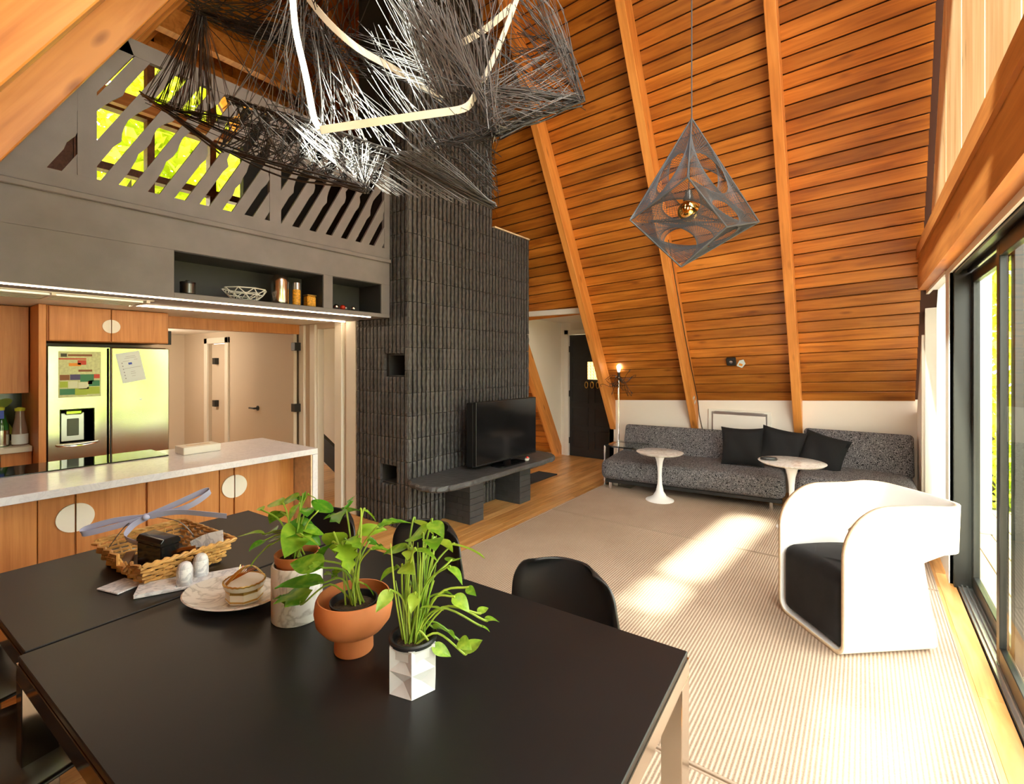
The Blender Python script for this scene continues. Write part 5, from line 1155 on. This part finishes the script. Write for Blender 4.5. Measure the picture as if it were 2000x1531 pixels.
# ================================================================ TABLE THINGS
bk_ = empty('wicker_basket', 'rectangular wicker tray basket with a gap in its near rim', 'basket', (-2.215, 0.70, ZT), math.radians(4))
hx, hy, HT = 0.215, 0.155, 0.085
def bring(z, e): f = 0.80 + 0.20*z/HT; return [(sx*(hx*f+e), sy*(hy*f+e), z) for sx, sy in ((-1,-1),(1,-1),(1,1),(-1,1))]
r5 = random.Random(3)
for k in range(6):
    z = 0.008 + k*0.0145; q = bring(z, 0); pth = []
    for s in range(4):
        a, b = Vector(q[s]), Vector(q[(s+1) % 4]); nn_ = 14
        nrm = Vector(((b-a).y, -(b-a).x, 0)).normalized()
        for i in range(nn_):
            tt = i/nn_; sag = -0.03 if (s == 0 and 0.52 < tt < 0.72 and k > 3) else 0
            pth.append(a.lerp(b, tt) + nrm*0.005*(1 if (i+k) % 2 else -1) + Vector((0, 0, r5.uniform(-.002, .002) + sag)))
    build(MB().tube(pth, 0.0062, 6, closed=True), 'woven_strand', WICKER, bk_, True)
q = bring(HT+0.004, 0); mm = MB()
for ph in (0, math.pi):
    pth = []
    for s in (1, 2, 3):
        a, b = Vector(q[s]), Vector(q[(s+1) % 4])
        for i in range(30): aa = i*1.1 + ph; pth.append(a.lerp(b, i/30) + Vector((0.004*math.cos(aa), 0.004*math.cos(aa), 0.005*math.sin(aa))))
    mm.tube(pth, 0.005, 5)
build(mm, 'rim', WICKER, bk_, True)
mm = MB()
for s in range(4):
    lo, hi = bring(0.004, 0), bring(HT-0.012, 0)
    for i in range(1, 9): tt = i/9; mm.tube([Vector(lo[s]).lerp(Vector(lo[(s+1) % 4]), tt), Vector(hi[s]).lerp(Vector(hi[(s+1) % 4]), tt)], 0.004, 5)
build(mm, 'stakes', WICKER, bk_)
f = 0.80; build(MB().box(-hx*f, hx*f, -hy*f, hy*f, 0.0, 0.006), 'base', mat('basket_base', (0.10, 0.07, 0.05), 0.6), bk_)
t = empty('black_gift_tin', 'glossy black tin box standing in the wicker basket', 'tin', (-2.165, 0.665, ZT+0.008), math.radians(12))
build(MB().cbox(-0.075, 0.075, -0.034, 0.034, 0.0, 0.098, 0.004), 'body', BOXBLK, t); build(MB().prism([(-0.036, 0.098), (0.036, 0.098), (0.036, 0.112), (0.026, 0.124), (-0.026, 0.124), (-0.036, 0.112)], 'x', -0.077, 0.077), 'lid', BOXBLK, t, bevel=0.003)
t = empty('ribbon_bow', 'lilac ribbon bow tied to the basket handle wire', 'bow', (-2.30, 0.665, 0.915))
def rib(pts, name='ribbon_loop', w=0.026): build(MB().ribbon(catmull(pts, 5), w, 0.0015, Vector((0.35, -0.25, 0.9))), name, RIBBON, t, True)
rib([(0, 0, 0), (0.06, 0.09, 0.045), (0.11, 0.17, 0.085), (0.125, 0.175, 0.075), (0.09, 0.11, 0.028), (0.01, 0.01, 0.0)])
rib([(0, 0, 0), (-0.06, -0.08, -0.004), (-0.12, -0.155, -0.028), (-0.115, -0.165, -0.045), (-0.05, -0.08, -0.025), (0, 0, -0.005)])
rib([(0.0, 0.0, 0.0), (0.07, 0.08, 0.012), (0.15, 0.16, -0.002), (0.20, 0.215, -0.015)], 'ribbon_tail'); rib([(0, 0, -0.003), (-0.02, -0.04, -0.03), (-0.02, -0.06, -0.07), (0.04, -0.03, -0.09)], 'ribbon_tail')
build(MB().sphere((0, 0, 0), 0.014, 12, 8), 'knot', RIBBON, t, True)
build(MB().tube(catmull([(-0.03, -0.11, -0.095), (-0.03, -0.05, -0.02), (0.0, 0, 0.0), (0.06, 0.09, -0.03), (0.10, 0.13, -0.088)], 6), 0.0018, 6), 'handle_wire', DARKSTEEL, t, True)
t = empty('brown_leather_pouch', 'dark brown leaning pouch with copper edge in the basket', 'pouch', (-2.055, 0.715, ZT+0.012), math.radians(25))
build(MB().prism([(-0.055, 0.0), (0.05, 0.0), (0.065, 0.05), (0.06, 0.085), (0.0, 0.075), (-0.065, 0.05)], 'y', -0.01, 0.014), 'body', mat('brown_leather', (0.06, 0.022, 0.010), 0.25), t, bevel=0.006)
build(MB().ribbon([(-0.06, -0.012, 0.055), (0.0, -0.013, 0.08), (0.06, -0.013, 0.092)], 0.012, 0.002, (0, 0, 1)), 'copper_edge', COPPER, t)
t = empty('folded_marble_napkin', 'folded marble-print napkin sticking out of the basket', 'napkin', (-2.06, 0.79, ZT+0.06), math.radians(20))
build(MB().ribbon(catmull([(-0.05, -0.02, 0.01), (0.0, 0.0, 0.035), (0.06, 0.02, 0.05)], 5), 0.05, 0.002, (0, 0.3, 1)), 'fold', MARBLE, t, True); build(MB().ribbon(catmull([(-0.08, 0.01, -0.045), (-0.04, 0.01, 0.0), (0.02, 0.025, 0.03)], 5), 0.03, 0.002, (0, 0.3, 1)), 'lower_fold', COPPER, t, True)
t = empty('dark_wooden_knife', 'brown wooden-handled spreader lying inside the basket', 'knife', (-2.31, 0.605, ZT+0.016), math.radians(-24))
build(MB().cbox(-0.09, 0.08, -0.016, 0.016, 0, 0.008, 0.002), 'handle', mat('walnut', (0.16, 0.08, 0.045), 0.5), t); build(MB().cbox(-0.13, -0.09, -0.014, 0.014, 0.001, 0.005, 0.001), 'blade', CHROME, t)
build(MB().lathe([(0.011, 0.008), (0.011, 0.009), (1e-5, 0.009)], c=(0.06, 0, 0), n=14), 'stud', ALUGREY, t)
sl = empty('marble_board', 'long white marble serving board under the salt and pepper shakers', 'board', (-1.93, 0.70, ZT), math.radians(65))
build(MB().cbox(-0.165, 0.165, -0.05, 0.05, 0.0, 0.010, 0.002), 'slab', MARBLE, sl)
build(MB().cbox(-0.165, -0.05, -0.05, 0.05, 0.010, 0.014, 0.001), 'napkin_fold', MARBLE, sl)
s2b = build(MB().cbox(-0.055, 0.055, -0.045, 0.045, 0.0, 0.006, 0.002), 'marble_coaster', MARBLE); tag(s2b, 'marble coaster peeking from under the near corner of the basket', 'coaster'); s2b.location = (-2.10, 0.535, ZT); s2b.rotation_euler = (0, 0, 0.3)
def shaker(label, x, y):
    t = empty('marble_shaker', label, 'shaker', (x, y, ZT+0.0105), 0, 'marble salt and pepper shakers')
    build(MB().lathe([(0.024, 0), (0.025, 0.002), (0.025, 0.050), (0.0225, 0.056)], n=28), 'body', MARBLE, t, True); build(MB().lathe([(0.0225, 0.056), (0.023, 0.058), (0.018, 0.070), (0.010, 0.076), (1e-5, 0.077)], n=28), 'top', MARBLE, t, True)
shaker('marble shaker nearer the camera on the board', -1.922, 0.668); shaker('marble shaker farther back, beside the pouch', -1.958, 0.732)
t = empty('oval_plate', 'oval grey-veined plate beside the marble planter', 'plate', (-1.69, 0.725, ZT), math.radians(20))
build(MB().lathe([(0.06, 0), (0.07, 0.003), (0.11, 0.014), (0.142, 0.022), (0.147, 0.026), (0.143, 0.029), (0.115, 0.021), (0.08, 0.014), (1e-5, 0.012)], n=56, sx=1.15, sy=0.82), 'dish', PLATE, t, True); build(MB().lathe([(0.062, -0.0), (0.066, 0.003)], n=40, sx=1.15, sy=0.82), 'foot_ring', PLATE, t)
t = empty('enamel_tin', 'octagonal cream tin with gold bands and a braided lid on the plate', 'tin', (-1.625, 0.735, ZT+0.0155), math.radians(15))
build(MB().lathe([(0.046, 0), (0.052, 0.006), (0.052, 0.042)], n=8, sx=1.1), 'body', CREAM, t); build(MB().lathe([(0.0525, 0.010), (0.0525, 0.015)], n=8, sx=1.1), 'gold_band', GOLD, t); build(MB().lathe([(0.053, 0.036), (0.053, 0.046)], n=8, sx=1.1), 'gold_band', GOLD, t)
lid = build(MB().lathe([(0.054, 0.046), (0.058, 0.052), (0.058, 0.062), (0.05, 0.067), (1e-5, 0.068)], n=32, sx=1.1), 'lid', CREAM, t, True)
build(MB().tube([(0.0635*math.cos(a*math.pi/24), 0.058*math.sin(a*math.pi/24), 0.063 + 0.002*(a % 2)) for a in range(48)], 0.003, 5, closed=True), 'braid', GOLD, lid, True)
build(MB().ribbon(catmull([(-0.02, -0.05, 0.066), (0.0, -0.02, 0.10), (0.015, 0.015, 0.108), (0.02, 0.05, 0.07)], 5), 0.012, 0.002, (1, 0, 0)), 'handle', GOLD, lid, True)
mm = MB()
for k in range(7): mm.tube(catmull([(-0.02, -0.045, 0.069), (-0.02 + 0.004*k, -0.01, 0.085), (-0.03 + 0.012*k, 0.01, 0.105)], 4), 0.0015, 4)
build(mm, 'tassel', COPPER, lid, True)

# ================================================================ STRING PENDANT
pl = empty('string_pendant', 'pointed pendant lamp of blue-grey string nets with an amber globe bulb', 'pendant lamp', PE['A'])
A0 = Vector(PE['A']); V = {k: Vector(v) - A0 for k, v in PE.items()}
for (a, b) in (('A','L'), ('A','C'), ('A','R'), ('L','C'), ('C','D'), ('D','R'), ('L','B'), ('D','B'), ('R','B')):
    build(MB().tube([V[a], V[b]], 0.0055, 6), 'frame_edge', PSTRING, pl)
def stringart(tri, n, r=0.0011, depth=0.9):
    mm = MB()
    for k in range(3):
        c, p, q = V[tri[k]], V[tri[(k+1) % 3]], V[tri[(k+2) % 3]]
        for i in range(1, n): s = i/n*depth; mm.tube([c.lerp(p, s), c.lerp(q, depth-s+0.03)], r, 3, caps=False)
    return mm
for tri in (('A','L','C'), ('A','C','R'), ('C','D','R'), ('L','C','D'), ('L','D','B'), ('D','R','B'), ('A','L','R'), ('L','R','B')):
    build(stringart(tri, 32, 0.0013), 'string_net', PSTRING, pl)['kind'] = 'stuff'
build(MB().tube([V['A'], Vector((0, 0, 6.5-A0.z))], 0.0035, 6), 'cord', PSTRING, pl)
build(MB().sphere(V['O'], 0.0615, 28, 18), 'globe_bulb', BULB, pl, True); build(MB().lathe([(0.026, 0.045), (0.03, 0.06), (0.02, 0.10), (0.018, 0.115)], c=V['O'], n=20), 'lamp_holder', DARKSTEEL, pl, True)
build(MB().tube([V['O'] + Vector((0, 0, 0.11)), V['A']], 0.003, 6), 'inner_cord', PSTRING, pl)

# ================================================================ WIRE CHANDELIER
cd_ = empty('wire_chandelier', 'huge tangled chandelier of dark wire nets and bent pale strips over the table', 'chandelier', (-1.5, 1.1, 2.08))
C0 = Vector((-1.5, 1.1, 2.08)); Q = {k: Vector(v) - C0 for k, v in CH.items()}
rc2 = random.Random(14)
def net(p0, p1, q0, q1, n, m_, r=0.0016, jit=0.03, cross=0.25, name='wire_net'):
    mm = MB(); p0, p1, q0, q1 = (Q[v] if isinstance(v, str) else Vector(v) - C0 for v in (p0, p1, q0, q1))
    n = int(n*(0.42 if m_ is WIRE else 0.55))
    for i in range(n):
        s = (i + rc2.random())/n; u = min(1, max(0, s + rc2.uniform(-cross, cross)))
        a = p0.lerp(p1, s) + Vector([rc2.gauss(0, jit*0.25) for _ in range(3)]); b = q0.lerp(q1, u) + Vector([rc2.gauss(0, jit*0.25) for _ in range(3)])
        mid = a.lerp(b, 0.5) + Vector([rc2.gauss(0, jit*0.45) for _ in range(3)]); mm.tube(catmull([a, mid, b], 2), r, 3, caps=False)
    build(mm, name, m_, cd_)['kind'] = 'stuff'
net('a', (-2.24, 0.84, 2.98), 'b', 'c', 110, WIRE, 0.0015, 0.02, 0.06)
net('a', (-2.22, 0.85, 2.97), 'b2', 'd', 60, WIRELT, 0.0013, 0.02, 0.08)
net('k', 's', 'd', 'e', 90, WIRELT, 0.0015, 0.05, 0.2)
net('a', 's', 'd0', 'e', 40, WIRE, 0.0016, 0.05, 0.3)
net('d', 'e', 'm', 'n', 170, WIRE, 0.0018, 0.03, 0.35)
net('d', 'e', 'm2', 'n', 110, WIRELT, 0.0014, 0.03, 0.45)
net('b', 'b2', 'n', 'e', 60, WIRE, 0.0018, 0.03, 0.5)
net('d0', 'e', 'n', 'g', 120, WIRELT, 0.0014, 0.02, 0.2)
net('e', 'o', 'g', 'g', 60, WIRELT, 0.0014, 0.015, 0.2)
net('k', 'k2', 'r', 'p', 60, WIRE, 0.002, 0.08, 0.5)
net('q', 'a', 'r', 's', 60, WIRE, 0.002, 0.07, 0.5)
net('q', 'r', 'k', 'k2', 40, WIRE, 0.0022, 0.08, 0.5)
net('a', 'r', 's', 'p', 90, WIRE, 0.002, 0.06, 0.5)
net('p', 's', 'v', 'l', 60, WIRE, 0.0017, 0.06, 0.4)
net('p', 'r', 'd0', 'o', 60, WIRE, 0.0016, 0.07, 0.4)
net('k2', 'u', 'v', 'l', 130, WIRELT, 0.0016, 0.04, 0.25)
net('k2', 'j', 'l', 't', 110, WIRELT, 0.0015, 0.05, 0.4)
net('s', 'u', 'o', 't', 60, WIRE, 0.0016, 0.06, 0.35)
net('v', 'o', 't', 'g', 90, WIRE, 0.0014, 0.05, 0.4)
net('l', 'v', 'h', 'h', 70, WIRELT, 0.0016, 0.02, 0.3)
net('l', 't', 'h', 't', 80, WIRELT, 0.0015, 0.03, 0.2)
net('o', 't', 'h', 't', 90, WIRE, 0.0015, 0.03, 0.3)
net('j', 'i2', 'i', 'h', 70, WIRELT, 0.0014, 0.05, 0.3)
net('i', 'h', 'l', 't', 80, WIRELT, 0.0014, 0.04, 0.35)
net('x', 'j', 'i', 'h', 70, WIRE, 0.0014, 0.05, 0.4)
net('u', 'x', 'h', 't', 60, WIRE, 0.0014, 0.05, 0.4)
net('p', 'x', 'o', 'g', 40, WIRE, 0.0013, 0.06, 0.4)
mm = MB()
for (a, b) in (('d','e'), ('e','g'), ('m','n'), ('b','m'), ('a','r'), ('t','h'), ('i','h')):
    for k in range(5): 
        p, q = Q[a], Q[b]; mm.tube(catmull([p + Vector([rc2.gauss(0, .008) for _ in range(3)]), p.lerp(q, .5) + Vector([rc2.gauss(0, .012) for _ in range(3)]), q + Vector([rc2.gauss(0, .008) for _ in range(3)])], 4), 0.0035, 5)
build(mm, 'rim_bundle', WIRE, cd_)['kind'] = 'stuff'
mm = MB()
for i in range(22):
    c = Q['d'].lerp(Q['e'], i/22); mm.tube([c + Vector((0.012*math.cos(q_), 0.012*math.cos(q_+1.0), 0.014*math.sin(q_))) for q_ in [k*math.pi/4 for k in range(8)]], 0.003, 4, closed=True)
build(mm, 'binding_coil', WIRELT, cd_)['kind'] = 'stuff'
for k, s in enumerate(ST):
    pth = [p - C0 for p in catmull(s, 5)]
    build(MB().ribbon(pth, 0.024 if k else 0.02, 0.005, Vector((0.25, -0.3, 0.95)) if k != 0 else Vector((0.6, 0.6, 0.2))), 'bent_strip', CHSTRIP, cd_, False)
for a in ('a', 's', 'u', 'j'): build(MB().tube([Q[a], Vector((Q[a].x, Q[a].y, min((CH[a][1]+1.05)*R3, 4.4) - C0.z))], 0.002, 5), 'hanging_wire', WIRE, cd_)

# ================================================================ OUTDOORS
struct(build(MB().box(-30, 40, -30, 40, -0.9, -0.6), 'ground', GRASS), 'lawn around the house')
dk = struct(build(MB().box(0.66, 3.6, -3.0, 7.2, -0.22, -0.09), 'floor_deck', DARKW), 'wooden deck outside the sliding doors')
dm = MB().cbox(-0.07, 0.07, -5.1, 5.1, -0.012, 0.012, 0.003).mesh('deck_board', DECKW)
for i in range(20): o = link('deck_board', dm, dk); o.location = (0.74 + 0.147*i, 2.1, -0.07)
def tree(label, x, y, z, r, rz, n, trunk=True, seed=0, size=0.11, lm=None):
    t = empty('garden_tree', label, 'tree', (x, y, -0.6), 0, 'garden trees'); rr_ = random.Random(seed); mm = MB()
    for i in range(n):
        d = Vector([rr_.gauss(0, 1) for _ in range(3)]).normalized(); rad = rr_.uniform(0.35, 1)**0.4 * (1 + 0.18*math.sin(5*d.x+seed)*math.cos(4*d.y))
        c = Vector((d.x*r*rad, d.y*r*rad, z + 0.6 + d.z*rz*rad)); a = Vector([rr_.gauss(0, 1) for _ in range(3)]).normalized(); b = a.orthogonal().normalized(); b = Matrix.Rotation(rr_.uniform(0, 6.3), 3, a) @ b; cc = a.cross(b); s = size*rr_.uniform(0.6, 1.3)
        mm.add([c - b*s, c + cc*s*0.45, c + b*s, c - cc*s*0.45], [(0,1,2,3)])
    build(mm, 'foliage', lm or TREELEAF, t)['kind'] = 'stuff'
    if trunk:
        build(MB().tube([(0, 0, 0), (0.05, 0.02, z*0.5), (0, 0, z + 0.6)], [0.13, 0.10, 0.05], 10), 'trunk', BARK, t, True)
tree('slender leafy tree over the roof on the dining side', -0.55, -2.9, 6.7, 1.35, 1.4, 2600, seed=1)
tree('leafy tree beyond the deck opposite the armchair', 6.0, -0.4, 3.0, 1.7, 2.6, 3600, seed=2)
tree('broad lime hedge tree facing the sliding doors', 9.2, 4.6, 1.6, 2.3, 2.6, 9000, True, seed=3, size=0.16, lm=LOFTLEAF)
tree('tall bushy tree at the far right of the lawn', 10.5, -4.2, 2.2, 2.9, 3.4, 5000, True, seed=4, size=0.17)
tree('bushy tree seen past the sofa corner', 7.4, 11.6, 2.2, 2.9, 3.4, 5000, True, seed=5, size=0.17)
tree('dense bush seen through the loft window', -11.4, 3.0, 5.6, 2.3, 3.6, 12000, True, seed=6, size=0.17, lm=LOFTLEAF)
tree('second bush seen through the loft window', -12.6, 8.2, 5.4, 2.4, 3.0, 5000, True, seed=7, size=0.17, lm=LOFTLEAF)
tree('bush at the end of the deck outside the sliding doors', 1.5, 10.2, 1.6, 1.35, 2.9, 9000, True, seed=8, size=0.10, lm=LOFTLEAF)
t = empty('porch_post', 'pale square post standing on the deck outside the glass', 'post', (0.93, 6.2, -0.058))
build(MB().cbox(-0.035, 0.035, -0.035, 0.035, 0.02, 2.5, 0.004), 'shaft', CREAM, t); build(MB().cbox(-0.05, 0.05, -0.05, 0.05, 0, 0.03, 0.003), 'foot', ALUGREY, t)
